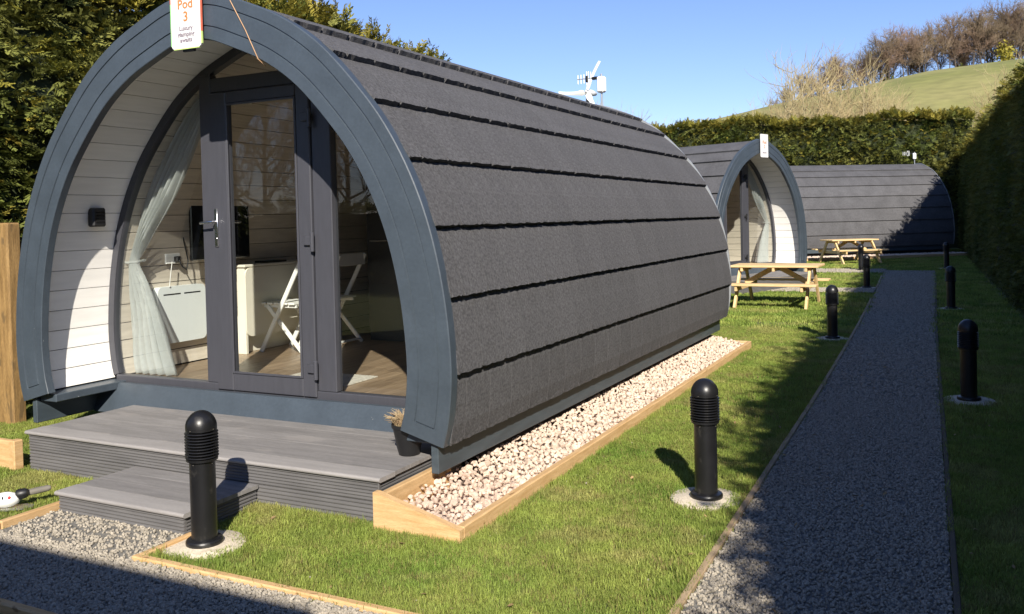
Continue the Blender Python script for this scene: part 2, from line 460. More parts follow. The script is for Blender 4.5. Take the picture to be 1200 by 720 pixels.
# ------------------------------------------------------------------ pod profile
_h = [(0, 3.222), (.22, 3.195), (.45, 3.115), (.765, 2.975), (1.07, 2.765), (1.365, 2.46), (1.55, 2.215), (1.705, 1.93), (1.82, 1.62), (1.90, 1.25), (1.935, .85), (1.912, .55), (1.868, .375)]
def catmull(P, per=24):
    P = [np.array(p, float) for p in P]
    Q = [np.array((-P[1][0], P[1][1]))]+P+[2*P[-1]-P[-2]]
    out = []
    for i in range(1, len(Q)-2):
        for k in range(per):
            t = k/per; a, b, c, d = Q[i-1], Q[i], Q[i+1], Q[i+2]
            out.append(.5*((2*b)+(-a+c)*t+(2*a-5*b+4*c-d)*t*t+(-a+3*b-3*c+d)*t**3))
    out.append(P[-1])
    return np.array(out)
_c = catmull(_h)
_s = np.concatenate([[0], np.cumsum(np.hypot(*np.diff(_c, axis=0).T))])
SL = float(_s[-1])
def prof(s, off=0.0):
    """point on the arch at signed arc length s from the ridge (positive = right), moved outward by off"""
    a = abs(s); sg = 1 if s >= 0 else -1
    x = np.interp(a, _s, _c[:, 0]); z = np.interp(a, _s, _c[:, 1])
    e = .03; a0, a1 = max(0, a-e), min(SL, a+e)
    tx = np.interp(a1, _s, _c[:, 0])-np.interp(a0, _s, _c[:, 0]); tz = np.interp(a1, _s, _c[:, 1])-np.interp(a0, _s, _c[:, 1])
    if a < e: tx, tz = (1, 0) if a == 0 else (tx+(.0), tz)
    L = math.hypot(tx, tz); nx_, nz_ = -tz/L, tx/L
    return sg*(x+nx_*off), z+nz_*off
def s_at(hw, z): return float(_s[np.argmin((_c[:, 0]-hw)**2+(_c[:, 1]-z)**2)])
COURSE = [s_at(*p) for p in ((.80, 2.95), (1.10, 2.715), (1.385, 2.40), (1.61, 2.035), (1.79, 1.645), (1.895, 1.225), (1.93, .79), (1.868, .375))]
def hw_at(z, off):
    best = [prof(s, off) for s in np.linspace(0, SL, 160)]
    zz = [p[1] for p in best]; xx = [p[0] for p in best]
    return float(np.interp(-z, [-q for q in zz], xx))
PLEN = 7.0
DV = .70                       # depth of the porch: the glazed front stands here
FZ = .45                       # finished floor

def arch_strip(s0, s1, v0, v1, o0, o1, n=6, sag=0.0):
    """solid slab along the arch between s0,s1 and depths v0,v1, offsets o0 (inside) o1 (outside)"""
    mb = MB(); ss = np.linspace(s0, s1, n+1)
    A = [[(prof(s, o1)[0], v, prof(s, o1)[1]) for v in (v0, v1)] for s in ss]
    B = [[(prof(s, o0)[0], v, prof(s, o0)[1]) for v in (v0, v1)] for s in ss]
    mb.grid(A); mb.grid(B, True)
    for k in (0, 1): mb.grid([[A[i][k], B[i][k]] for i in range(n+1)], k == 1)
    for i in (0, n): mb.grid([[A[i][0], A[i][1]], [B[i][0], B[i][1]]], i == 0)
    return mb

def shingle_mesh(sa, sb, side, wdt, seed, butt=.042, under=.05):
    rg = random.Random(seed)
    mb = MB(); m = 9
    T = [0, .25, .5, .75, .93, 1.0]; n = 5
    s_top = max(0.0, sa-under) if sa > 0 else 0.0
    j = [rg.uniform(-.006, .004) for _ in range(m)]
    A = []; B = []
    for i in range(n+1):
        t = T[i]; ra = []; rb = []
        for k in range(m):
            v = wdt*k/(m-1)
            if i == n and k in (0, m-1) and wdt < 1: v += (.009 if k == 0 else -.009)
            s = s_top+(sb-s_top)*t+(j[k] if i == n else 0)
            x, z = prof(side*s, -.018+(butt+rg.uniform(-.002, .002) if i == n else butt)*t)
            x2, z2 = prof(side*s, -.024+.006*t)
            ra.append((x, v, z)); rb.append((x2, v, z2))
        A.append(ra); B.append(rb)
    fl = side < 0
    mb.grid(A, not fl); mb.grid(B, fl)
    mb.grid([A[n], B[n]], fl if side > 0 else not fl)
    mb.grid([[A[i][0], B[i][0]] for i in range(n+1)]); mb.grid([[A[i][m-1], B[i][m-1]] for i in range(n+1)], True)
    return mb

def fascia_mb():
    mb = MB()
    offs = [(-.292, .06), (-.292, .004), (-.288, 0), (-.2145, 0), (-.211, 1), (-.204, 1), (-.2005, 0), (-.0775, 0), (-.074, 1), (-.067, 1), (-.0635, 0), (.006, 0), (.012, .006), (.012, .07)]
    st = sorted(set([-SL+x for x in (0, .078, .0795, .088, .0895)]+list(np.linspace(-SL+.12, SL-.12, 110))+[SL-x for x in (0, .078, .0795, .088, .0895)]))
    rows = []
    for s in st:
        e = SL-abs(s); row = []
        for off, d in offs:
            x, z = prof(s, off)
            if d == 1: dep = .008 if e > .0785 else 0
            elif d == 0: dep = .008 if (.079 <= e <= .0885 and -.21 < off < -.07) else 0
            else: dep = d
            row.append((x, dep, z))
        rows.append(row)
    mb.grid(rows)
    for r_, fl in ((rows[0], False), (rows[-1], True)):
        n = len(r_); mb.add(r_, [tuple(range(n)) if fl else tuple(range(n))[::-1]])
    mb.grid([[r_[-1], r_[0]] for r_ in rows])
    return mb

def poly_arch(u0, u1, z0, z1, off, n=60):
    """closed outline of the region inside the arch (offset off) between u0..u1 and z0..z1 (x,z)"""
    top = []
    for s in np.linspace(-SL, SL, 2*n+1):
        x, z = prof(s, off); top.append((x, z))
    pts = [p for p in top if u0 <= p[0] <= u1 and z0 <= p[1] <= z1]
    xs = [p[0] for p in top]; zs = [p[1] for p in top]
    return pts

def make_pod(label, loc, rz, group, detail=True, interior=True):
    P = thing('glamping_pod', label, 'glamping pod', loc, rz, group)
    # --- roof
    roof = part('roof', arch_strip(-SL, SL, .05, PLEN, -.09, -.029, 80), felt, P)
    edges = [0.0]+COURSE
    if detail:
        W = .298; nW = int((PLEN-.075)/W)
        for ci in range(8):
            sa, sb = edges[ci], edges[ci+1]
            vs = [shingle_mesh(sa, sb, 1, W-.004, 100*ci+k).mesh('shingle', shing) for k in range(4)]
            v = .065; first = True
            wd = W*(.5 if ci % 2 else 1.0)
            short = {}
            while v < PLEN-.02:
                ww = min(wd if first else W, PLEN-v)
                if abs(ww-W) < 1e-6: me = vs[random.randrange(4)]
                else: me = shingle_mesh(sa, sb, 1, max(.02, ww-.004), 900+ci).mesh('shingle', shing)
                o = link('shingle', me, roof, (0, v, 0)); v += ww; first = False
            o = link('roof_course', shingle_mesh(sa, sb, -1, PLEN-.08, 50+ci).mesh('roof_course', shing_far), roof, (0, .065, 0))
    else:
        for ci in range(8):
            for sd in (1, -1):
                link('roof_course', shingle_mesh(edges[ci], edges[ci+1], sd, PLEN-.08, 50+ci).mesh('roof_course', shing_far), roof, (0, .065, 0))
    part('edge_trim', arch_strip(-SL, SL, PLEN-.004, PLEN+.012, -.10, .017, 70), trimm, P)
    part('rear_wall', MB().prism([prof(s, -.03) for s in np.linspace(-SL, SL, 50)], PLEN-.06, PLEN-.03), slate_d, P)
    # --- fascia
    part('fascia', fascia_mb(), slate, P, 35, True)
    # --- skirts, chassis
    for sg in (-1, 1):
        part('skirt_board', MB().box(sg*1.775, sg*1.825, .035, PLEN-.12, .205, .43, .004), slate_d, P)
        part('porch_beam', MB().box(sg*1.585, sg*1.772, .062, DV+.02, .372, .432, .006), slate, P)
    part('chassis', MB().box(-1.70, 1.70, DV+.05, PLEN-.15, .05, .39, .003), felt, P)
    sb = MB().prism([(DV-.17, .20), (DV-.13, .20), (DV-.035, .405), (DV-.035, .425), (DV-.075, .425)], -1.772, 1.772, axis=0)
    part('sill_board', sb, slate, P, None, True)
    # --- porch lining boards
    pl = part('porch_lining', arch_strip(-SL+.02, SL-.02, .06, DV+.1, -.1145, -.10, 70), felt, P)
    nb = 23; ds = (SL-.03)/nb
    if detail:
        for sg in (-1, 1):
            for k in range(nb):
                a, b = k*ds+.003, (k+1)*ds-.003
                me = arch_strip(sg*a, sg*b, .061, DV+.02, -.135, -.115, 2).mesh('cladding_board', whitew)
                link('cladding_board', me, pl)
    else:
        mb = MB()
        for sg in (-1, 1):
            for k in range(nb):
                t = arch_strip(sg*(k*ds+.004), sg*((k+1)*ds-.004), .061, DV+.02, -.135, -.115, 2); mb.add(t.v, t.f)
        part('cladding_boards', mb, whitew, pl, kind='stuff')
    # --- glazed front
    fr = MB(); t = arch_strip(-SL+.05, SL-.05, DV+.012, DV+.075, -.200, -.1355, 90); fr.add(t.v, t.f)
    ff = part('window_frame', fr, upvc, P, 30)
    zt = 2.70
    mu = MB()
    hwb = hw_at(.5, -.19)
    mu.box(-hwb+.004, hwb-.004, DV-.006, DV+.072, .405, .474, .006)
    mu.box(-.672, -.556, DV-.004, DV+.070, .4745, hw_at_u(-.61, -.19), .006)
    mu.box(.412, .578, DV-.004, DV+.070, .4745, hw_at_u(.5, -.19), .006)
    mu.box(-.5555, .4115, DV-.002, DV+.068, zt, zt+.11, .006)
    part('mullions', mu, upvc, ff)
    def pane(name, pts, parent, v=DV+.04):
        mb = MB(); n = len(pts)
        mb.add([(x, v, z) for x, z in pts], [tuple(range(n))])
        return part(name, mb, glassm, parent)
    arc = [prof(s, -.178) for s in np.linspace(-SL+.03, SL-.03, 161)]
    lp = [(x, z) for x, z in arc if x < -.67 and z > .46]
    lp = [(-.67, .47), (lp[0][0], .47)]+lp+[(-.67, hw_at_u(-.67, -.178))]
    rp_ = [(x, z) for x, z in arc if x > .575 and z > .46]
    rp_ = [(.575, hw_at_u(.575, -.178))]+rp_+[(rp_[-1][0], .47), (.575, .47)]
    tp = [(x, z) for x, z in arc if -.56 < x < .415]
    tp = [(-.56, zt+.10)]+tp+[(.415, zt+.10)]
    pane('pane', lp, ff); pane('pane', rp_, ff); pane('pane', tp, ff)
    # --- door
    d = MB(); x0, x1, z0, z1 = -.552, .408, .428, zt-.006
    gx0, gx1, gz0, gz1 = -.388, .288, .562, 2.605
    v0, v1 = DV-.022, DV+.05
    d.box(x0, gx0, v0, v1, z0, z1, .007); d.box(gx1, x1, v0, v1, z0, z1, .007)
    d.box(gx0+.001, gx1-.001, v0+.001, v1, z0, gz0, .007); d.box(gx0+.001, gx1-.001, v0+.001, v1, gz1, z1, .007)
    b_ = .016
    for a in ((gx0-.001, gx0+b_, gz0, gz1), (gx1-b_, gx1+.001, gz0, gz1)): d.box(a[0], a[1], v0-.006, v0+.01, a[2], a[3], .005)
    for a in ((gz0-.001, gz0+b_), (gz1-b_, gz1+.001)): d.box(gx0+b_+.001, gx1-b_-.001, v0-.0055, v0+.01, a[0], a[1], .005)
    door = part('door', d, upvc, P)
    pane('door_pane', [(gx0, gz0), (gx1, gz0), (gx1, gz1), (gx0, gz1)], door, DV+.018)
    h = MB(); hx = -.505
    h.box(hx-.017, hx+.017, v0-.012, v0, 1.525, 1.815, .006)
    h.tube([(hx, v0-.01, 1.715), (hx, v0-.055, 1.715), (hx-.02, v0-.06, 1.714), (hx-.115, v0-.06, 1.708)], [.011, .011, .010, .008], 10)
    h.lathe([(.010, 0), (.010, .004)], 12, Matrix.Translation((hx, v0-.012, 1.585)) @ Matrix.Rotation(R(90), 4, 'X'))
    h.tube([(hx, v1, 1.715), (hx, v1+.05, 1.715), (hx+.02, v1+.055, 1.715), (hx+.12, v1+.055, 1.71)], [.011, .011, .010, .008], 10)
    part('handle', h, chrome, door, 40)
    for z in (.64, 1.56, 2.45):
        q = MB(); q.box(.345, .43, v0-.022, v0-.0005, z-.032, z+.032, .008)
        q.lathe([(.016, 0), (.016, .13), (.009, .137)], 12, Matrix.Translation((.425, v0-.02, z-.075)))
        part('hinge', q, blackpl if not detail else upvc, door, 40)
    # --- room
    if interior:
        il = part('room_lining', arch_strip(-SL+.03, SL-.03, DV+.08, PLEN-.2, -.172, -.158, 60), felt, P)
        v0_, v1_ = DV+.081, PLEN-.2
        if detail:
            for sg in (-1, 1):
                for k in range(nb):
                    me = arch_strip(sg*(k*ds+.004), sg*((k+1)*ds-.004), v0_, v1_, -.19, -.1725, 2).mesh('cladding_board', innerw)
                    link('cladding_board', me, il)
        else:
            mb = MB()
            for sg in (-1, 1):
                for k in range(nb):
                    t = arch_strip(sg*(k*ds+.004), sg*((k+1)*ds-.004), v0_, v1_, -.19, -.1725, 2); mb.add(t.v, t.f)
            part('cladding_boards', mb, innerw, il, kind='stuff')
        part('partition', MB().prism([prof(s, -.18) for s in np.linspace(-SL, SL, 50)], PLEN-.9, PLEN-.86), innerw, P)
        fl = part('floor', MB().box(-1.69, 1.69, DV+.076, PLEN-.2, .395, FZ-.010, .002), felt, P)
        if detail:
            nr = 17; pw = 3.38/nr
            for i in range(nr):
                v = v0_-random.uniform(0, .9)
                while v < v1_:
                    a, b = max(v, v0_), min(v+1.25, v1_)
                    if b-a > .05:
                        link('floor_plank', MB().box(-1.69+i*pw+.001, -1.69+(i+1)*pw-.001, a+.001, b-.001, FZ-.0095, FZ, .0012).mesh('floor_plank', lam), fl)
                    v += 1.25
        else:
            part('floor_boards', MB().box(-1.69, 1.69, DV+.08, PLEN-.2, FZ-.0095, FZ, .002), lam, fl)
    return P

def hw_at_u(u, off):
    """height of the offset arch above u"""
    ss = np.linspace(0, SL, 200); pp = [prof(s, off) for s in ss]
    return float(np.interp(abs(u), [p[0] for p in pp], [p[1] for p in pp]))

GP = 'grey shingled glamping pods'
pod1 = make_pod('large grey arched pod in the foreground with its glazed front above the deck', (POD1[0], POD1[1], 0), 0, GP)
P2, A2 = (-3.728, 19.49), 1.237
P3, A3 = (-6.81, 30.64), -.924
pod2 = make_pod('middle grey pod behind the nearer picnic table, white porch facing the path', (P2[0], P2[1], .06), A2, GP, False)
pod3 = make_pod('far grey pod seen side on, rear end beside the shaded hedge', (P3[0], P3[1], .115), A3, GP, False)
M1 = Matrix.Translation((POD1[0], POD1[1], 0))
M2 = Matrix.Translation((P2[0], P2[1], .06)) @ Matrix.Rotation(A2, 4, 'Z')
M3 = Matrix.Translation((P3[0], P3[1], .115)) @ Matrix.Rotation(A3, 4, 'Z')
def W1(u, v, z): return tuple(M1 @ Vector((u, v, z)))

# ------------------------------------------------------------------ things on and in the pods
def text(s, size, m, parent, loc, rot=(R(90), 0, 0), ext=.0008, shear=0.0, name='lettering'):
    c = bpy.data.curves.new(name, 'FONT'); c.body = s; c.size = size; c.align_x = 'CENTER'; c.extrude = ext
    c.resolution_u = 3; c.offset = .0018 if size > .05 else .0008
    c.materials.append(m)
    tmp = bpy.data.objects.new('tmp', c); COL.objects.link(tmp); bpy.context.view_layer.update()
    me = bpy.data.meshes.new_from_object(tmp.evaluated_get(bpy.context.evaluated_depsgraph_get())); me.name = name
    bpy.data.objects.remove(tmp); bpy.data.curves.remove(c)
    o = bpy.data.objects.new(name, me); COL.objects.link(o)
    o.parent = parent; o.location = loc; o.rotation_euler = rot
    return o
def rrect(x0, x1, z0, z1, r, n=5):
    pts = []
    for cx, cz, a in ((x1-r, z1-r, 0), (x0+r, z1-r, 90), (x0+r, z0+r, 180), (x1-r, z0+r, 270)):
        for k in range(n+1):
            t = R(a+90*k/n); pts.append((cx+r*math.cos(t), cz+r*math.sin(t)))
    return pts
# sign on the near pod
sg = thing('hanging_sign', 'white Pod 3 sign with coloured edge on the near pod arch', 'sign', W1(.0, -.035, 2.865), R(2))
part('board', MB().prism(rrect(-.128, .128, 0, .43, .022), -.006, .006), signw, sg, None, True)
part('edge_strip', MB().prism([(-.1345, .02), (-.1275, .02), (-.1275, .30), (-.1345, .30)], -.0065, .0065), rimg, sg, None, True)
part('edge_strip', MB().prism([(-.1345, .301), (-.1275, .301), (-.1275, .42), (-.1345, .42)], -.0065, .0065), rimr, sg, None, True)
part('edge_strip', MB().prism([(.1275, .10), (.1345, .10), (.1345, .42), (.1275, .42)], -.0065, .0065), rimr, sg, None, True)
part('edge_strip', MB().prism([(.1275, .02), (.1345, .02), (.1345, .099), (.1275, .099)], -.0065, .0065), rimy, sg, None, True)
part('edge_strip', MB().prism([(-.11, -.006), (.11, -.006), (.11, .0005), (-.11, .0005)], -.0065, .0065), rimy, sg, None, True)
text('Pod', .086, signo, sg, (-.002, -.0068, .262))
text('3', .090, signo, sg, (.0, -.0068, .178))
text('Luxury', .042, signg, sg, (0, -.0068, .118)); text('glamping', .042, signg, sg, (0, -.0068, .078)); text('awaits', .042, signg, sg, (0, -.0068, .040))
lg = MB()
for k in range(3): lg.box(-.05, -.022, -.008, -.0061, .345+.024*k, .363+.024*k, .001)
part('emblem', lg, signb, sg)
lg = MB(); lg.ball((.0, -.0065, .405), .009, 8, 6, (1, .15, 1)); lg.box(-.006, .006, -.008, -.0061, .347, .392, .001)
part('emblem', lg, signp, sg)
part('fixing_bracket', MB().box(-.05, .05, .008, .03, -.02, .03, .003), blackpl, sg)
s2 = thing('hanging_sign', 'small white sign at the top of the middle pod arch', 'sign', tuple(M2 @ Vector((.0, -.05, 2.83))), A2)
part('board', MB().prism(rrect(-.15, .15, 0, .50, .02), -.008, .008), signw, s2, None, True)
text('Pod', .10, signo, s2, (0, -.0088, .29)); text('2', .09, signo, s2, (0, -.0088, .20)); text('glamping', .045, signg, s2, (0, -.0088, .09))

# cord over the arch
cd = MB(); cd.tube([W1(.59, .055, 2.70), W1(.59, -.012, 2.735), W1(.49, -.012, 2.93), W1(.37, -.012, 3.13), W1(.335, .0, 3.195), W1(.33, .09, 3.215)], .0032, 6)
tag(link('cord', cd.mesh('cord', cordm, 60)), 'thin tan cord hanging across the top of the near pod arch', 'cord')

# porch lamp
lampz = 1.78; lu = -hw_at(lampz, -.136)
lm = thing('wall_lamp', 'black box wall lamp on the white porch boards of the near pod', 'wall lamp', W1(lu, .47, lampz-.08))
b = MB(); b.box(.0, .075, -.06, .06, 0, .15, .012); part('lamp_body', b, blackpl, lm)
b = MB()
for k in range(4): b.box(.0755, .079, -.035, .045, .03+.026*k, .042+.026*k, .002)
part('louvre', b, tvm, lm)
# outside lights etc. inside the room
zc = .92
hw = hw_at(zc, -.19)
ht = thing('wall_heater', 'white convector heater on the wall behind the left pane', 'heater', W1(-hw+.01, 1.37, .66))
b = MB(); b.prism(rrect(-.27, .27, 0, .50, .05), .0, .085, axis=1)
part('heater_case', MB().add([(p[1], p[0], p[2]) for p in b.v], b.f), offwhite, ht, 40, True)
b = MB(); b.box(.0835, .0865, -.21, -.02, .425, .437, .001); b.box(.0835, .0865, .02, .21, .425, .437, .001)
part('air_slot', b, blackpl, ht)
tv = thing('television', 'black flat television on the inner wall above the heater', 'television', W1(-hw_at(1.63, -.19)+.02, 1.74, 1.38))
part('screen', MB().box(.04, .075, -.36, .36, 0, .50, .008), tvm, tv); part('wall_bracket', MB().box(-.03, .04, -.10, .10, .15, .35, .004), blackpl, tv)
sk = thing('wall_socket', 'white double wall socket with black plug under the television', 'socket', W1(-hw_at(1.40, -.19)+.012, 1.28, 1.36))
part('face_plate', MB().box(0, .02, -.08, .08, 0, .09, .005), whitep, sk)
part('plug', MB().box(.0205, .065, .0, .05, .015, .065, .008), blackpl, sk)
b = MB(); b.tube([(.06, .025, .03), (.09, .04, -.03), (.07, .10, -.06), (.05, .14, .02), (.04, .12, .14), (.03, .10, .26)], .006, 6); part('cable', b, blackpl, sk, 60)
b = MB(); b.tube([(.05, -.04, .02), (.04, -.05, -.08), (.03, -.06, -.20)], .004, 6); part('cable', b, whitep, sk, 60)

def curtain(label, M, rz, mir):
    t = thing('curtain', label, 'curtain', tuple(M @ Vector((0, 0, 0))), rz)
    rows = []
    zk = [2.78, 2.5, 2.2, 1.9, 1.6, 1.45, 1.40, 1.34, 1.2, .95, .7, .47]
    rt = [-.62, -.80, -.98, -1.20, -1.47, -1.565, -1.585, -1.565, -1.49, -1.37, -1.28, -1.20]
    for z in np.linspace(2.74, .465, 46):
        L = -min(hw_at(z, -.205)-.01, 1.725); Rr = float(np.interp(-z, [-q for q in zk], rt))
        if z < 1.40: L = max(L, float(np.interp(z, [.46, 1.0, 1.40], [-1.715, -1.70, -1.705])))
        pinch = math.exp(-((z-1.40)/.10)**2)
        row = []
        for k in range(49):
            q = k/48; x = L+(Rr-L)*q
            v = DV+.165+(.034-.012*pinch)*math.sin(q*2*math.pi*5.5+.6*math.sin(z*3))+.012*math.sin(q*31+z*5)-.02*pinch
            row.append((mir*x, v, z))
        rows.append(row)
    mb = MB().grid(rows)
    c = part('drape', mb, curt, t, 60); md = c.modifiers.new('thick', 'SOLIDIFY'); md.thickness = .004
    tb = MB(); tb.tube([(mir*-1.73, DV+.11, 1.405), (mir*-1.66, DV+.10, 1.395), (mir*-1.575, DV+.13, 1.40), (mir*-1.59, DV+.23, 1.41), (mir*-1.70, DV+.24, 1.42)], .010, 8)
    part('tie_back', tb, curt, t, 60)
    return t
curtain('pale blue tied back curtain behind the left pane of the near pod', M1, 0, 1)
curtain('pale curtain behind the right pane of the middle pod', M2, A2, -1)

_n, _l = curt.node_tree.nodes, curt.node_tree.links
_o = _n['Material Output']; _s = _o.inputs['Surface'].links[0].from_socket
_t = _n.new('ShaderNodeBsdfTransparent'); _m = _n.new('ShaderNodeMixShader'); _m.inputs[0].default_value = .48
_l.new(_s, _m.inputs[1]); _l.new(_t.outputs[0], _m.inputs[2]); _l.new(_m.outputs[0], _o.inputs['Surface'])
# drop leaf table against the wall
tb = thing('drop_leaf_table', 'cream drop leaf table with rounded leaf by the inner wall', 'table', W1(-1.66, 2.02, FZ))
part('end_panel', MB().box(.03, .125, 0, .035, 0, .83, .004), cream, tb)
part('end_panel', MB().box(.03, .125, 1.0, 1.035, 0, .83, .004), cream, tb)
part('plinth', MB().box(-.02, .029, 0, 1.03, 0, .36, .004), cream, tb)
part('tabletop', MB().box(-.06, .15, -.02, 1.06, .832, .858, .006), cream, tb)
b = MB(); b.prism(rrect(-.01, 1.05, .17, .828, .075), .13, .152, axis=1)
part('leaf', MB().add([(p[1], p[0], p[2]) for p in b.v], b.f), cream, tb, 40, True)
rm = thing('remote_tray', 'black flat tray on the cream drop leaf table', 'tray', W1(-1.62, 2.48, FZ+.8585))
part('tray', MB().box(-.08, .09, -.14, .14, 0, .02, .004), blackpl, rm)

def chair(label, loc, rz):
    t = thing('folding_chair', label, 'chair', loc, rz, 'white wooden folding chairs in the near pod')
    for v in (-.21, .21):
        part('leg', MB().bar((-.49, v, .0), (.045, v, .915), .045, .022, .004, up=(0, 1, 0)), whitep, t)
        s_ = -1 if v < 0 else 1
        part('leg', MB().bar((.0, v-s_*.03, .0), (-.43, v-s_*.03, .455), .042, .022, .004, up=(0, 1, 0)), whitep, t)
    for k in range(5):
        part('seat_slat', MB().box(-.50+.088*k, -.50+.088*k+.072, -.205, .205, .462, .482, .004), whitep, t)
    part('seat_rail', MB().box(-.49, -.08, -.17, -.148, .43, .4615, .003), whitep, t)
    part('seat_rail', MB().box(-.49, -.08, .148, .17, .43, .4615, .003), whitep, t)
    part('top_rail', MB().box(.012, .034, -.225, .225, .80, .925, .006), whitep, t)
    part('crossbar', MB().bar((-.02, -.17, .035), (-.02, .17, .035), .03, .02, .003), whitep, t)
    return t
chair('white folding chair nearer the door facing the drop leaf table', W1(-1.03, 2.42, FZ), 0)
chair('white folding chair deeper in the room beside the first chair', W1(-.985, 2.93, FZ), 0)
mt = thing('door_mat', 'pale ribbed mat on the floor just inside the door', 'mat', W1(.06, 1.22, FZ+.001))
b = MB()
for k in range(24): b.box(-.36+.03*k, -.36+.03*k+.026, -.20, .20, 0, .012, .004)
part('pile', b, matw, mt)
ku = thing('kitchen_unit', 'dark tall kitchen unit with bar handle behind the white chairs', 'kitchen unit', W1(-.35, 3.22, FZ))
part('cabinet', MB().box(-.62, .75, .02, .62, 0, 1.95, .004), kit, ku)
for k in range(2): part('door_front', MB().box(-.618+.685*k, .062+.685*k, .0, .0195, .10, 1.93, .003), kit, ku)
b = MB(); b.bar((-.56, -.035, 1.04), (-.05, -.035, 1.04), .012, .012, .003); b.box(-.5, -.49, -.03, 0, 1.035, 1.045, .001); b.box(-.11, -.10, -.03, 0, 1.035, 1.045, .001); part('bar_handle', b, chrome, ku)
# dark furniture of the middle pod
ku2 = thing('kitchen_unit', 'dark furniture block behind the door glass of the middle pod', 'kitchen unit', tuple(M2 @ Vector((-.2, 2.2, FZ))), A2)
part('cabinet', MB().box(-.4, .3, 0, .6, 0, .75, .005), kit, ku2); part('cushion', MB().box(-.35, .1, .05, .2, .76, 1.02, .06), blackpl, ku2)

# ------------------------------------------------------------------ deck and step
def fluted(x0, x1, y, z0, z1, n):
    """fluted cladding board, face towards -y"""
    pts = []; h = (z1-z0)/n
    for k in range(n):
        z = z0+k*h
        pts += [(y+.006, z), (y+.0062, z+h*.22), (y, z+h*.34), (y-.001, z+h*.62), (y, z+h*.88)]
    pts += [(y+.006, z1)]
    pts += [(y+.022, z1), (y+.022, z0)]
    return MB().prism(pts, x0, x1, axis=0)
def nose_board(x0, x1, y0, y1, z0, z1):
    r_ = (z1-z0)/2; pts = [(y1, z0), (y1, z1)]
    for k in range(9):
        a = R(90+180*k/8); pts.append((y0+r_+r_*math.cos(a), (z0+z1)/2+r_*math.sin(a)))
    return MB().prism(pts, x0, x1, axis=0)
DX0, DX1, DY0, DY1, DZ = -5.86, -2.865, 3.962, 4.885, .272
dk = thing('deck', 'grey composite deck platform below the near pod door', 'deck', (0, 0, 0))
part('nosing_board', nose_board(DX0-.02, DX1+.02, DY0-.02, DY0+.135, DZ-.026, DZ), comp_n, dk, 40, True)
nb_ = 5; bw = (DY1-DY0-.140)/nb_
for k in range(nb_):
    y0 = DY0+.140+bw*k
    part('deck_board', MB().box(DX0-.015, DX1+.015, y0, y0+bw-.0016, DZ-.025, DZ-.0005*(k % 2), .0006), comp, dk)
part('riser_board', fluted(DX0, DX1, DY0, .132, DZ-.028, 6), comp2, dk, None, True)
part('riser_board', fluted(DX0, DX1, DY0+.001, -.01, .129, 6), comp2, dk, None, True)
for sx, xx in ((1, DX1), (-1, DX0)):
    for z0, z1 in ((.132, DZ-.028), (-.01, .129)):
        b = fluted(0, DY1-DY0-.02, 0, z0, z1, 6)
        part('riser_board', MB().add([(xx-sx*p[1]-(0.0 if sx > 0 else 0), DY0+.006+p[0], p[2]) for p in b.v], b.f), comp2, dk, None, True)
part('corner_trim', MB().box(DX1-.004, DX1+.006, DY0-.004, DY0+.006, -.01, DZ-.0275, .002), comp2, dk)
part('joists', MB().box(DX0+.03, DX1-.03, DY0+.03, DY1-.01, .0, DZ-.03, .003), felt, dk)
SX0, SX1, SY0, SY1, SZ = -4.765, -3.745, 3.395, 3.955, .136
stp = thing('step', 'lower grey composite step in front of the deck', 'step', (0, 0, 0))
part('nosing_board', nose_board(SX0-.018, SX1+.018, SY0-.018, SY0+.135, SZ-.026, SZ), comp_n, stp, 40, True)
bw = (SY1-SY0-.140)/3
for k in range(3):
    y0 = SY0+.140+bw*k
    part('deck_board', MB().box(SX0-.012, SX1+.012, y0, y0+bw-.0016, SZ-.025, SZ-.0005*(k % 2), .0006), comp, stp)
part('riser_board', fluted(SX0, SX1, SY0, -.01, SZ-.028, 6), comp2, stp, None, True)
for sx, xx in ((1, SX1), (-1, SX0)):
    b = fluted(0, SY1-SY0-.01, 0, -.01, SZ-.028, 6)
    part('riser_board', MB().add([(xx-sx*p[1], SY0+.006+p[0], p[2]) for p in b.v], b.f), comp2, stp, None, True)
part('joists', MB().box(SX0+.03, SX1-.03, SY0+.03, SY1-.003, .0, SZ-.03, .003), felt, stp)

# plant pot on the deck
pp = thing('potted_plant', 'black tapered pot of dry grassy plant at the right end of the deck', 'potted plant', (-2.975, 4.44, DZ+.0005))
part('pot', MB().lathe([(.060, 0), (.064, .004), (.098, .165), (.105, .167), (.105, .188), (.095, .188), (.090, .16)], 20), blackpl, pp, 40)
part('compost', MB().lathe([(.081, .158), (.06, .168), (.001, .172)], 16, cap=False), soil, pp)
b = MB()
for k in range(330):
    a = random.uniform(0, 6.28); r_ = .086*math.sqrt(random.random()); x, y = r_*math.cos(a), r_*math.sin(a)
    a2 = a+random.uniform(-.8, .8); L = random.uniform(.05, .13); t = random.uniform(.2, 1.2)
    p = [(x, y, .165), (x+L*.5*t*math.cos(a2)*.6, y+L*.5*t*math.sin(a2)*.6, .165+L*.55), (x+L*t*math.cos(a2)*.8, y+L*t*math.sin(a2)*.8, .165+L*(.95-.25*t))]
    b.tube(p, [.003, .0028, .001], 3, False)
part('stems', b, mat('straw', (.34, .27, .15), .8, .2, 20, col2=(.26, .16, .09)), pp, kind='stuff') if True else part('stems', b, drygrass, pp, kind='stuff')

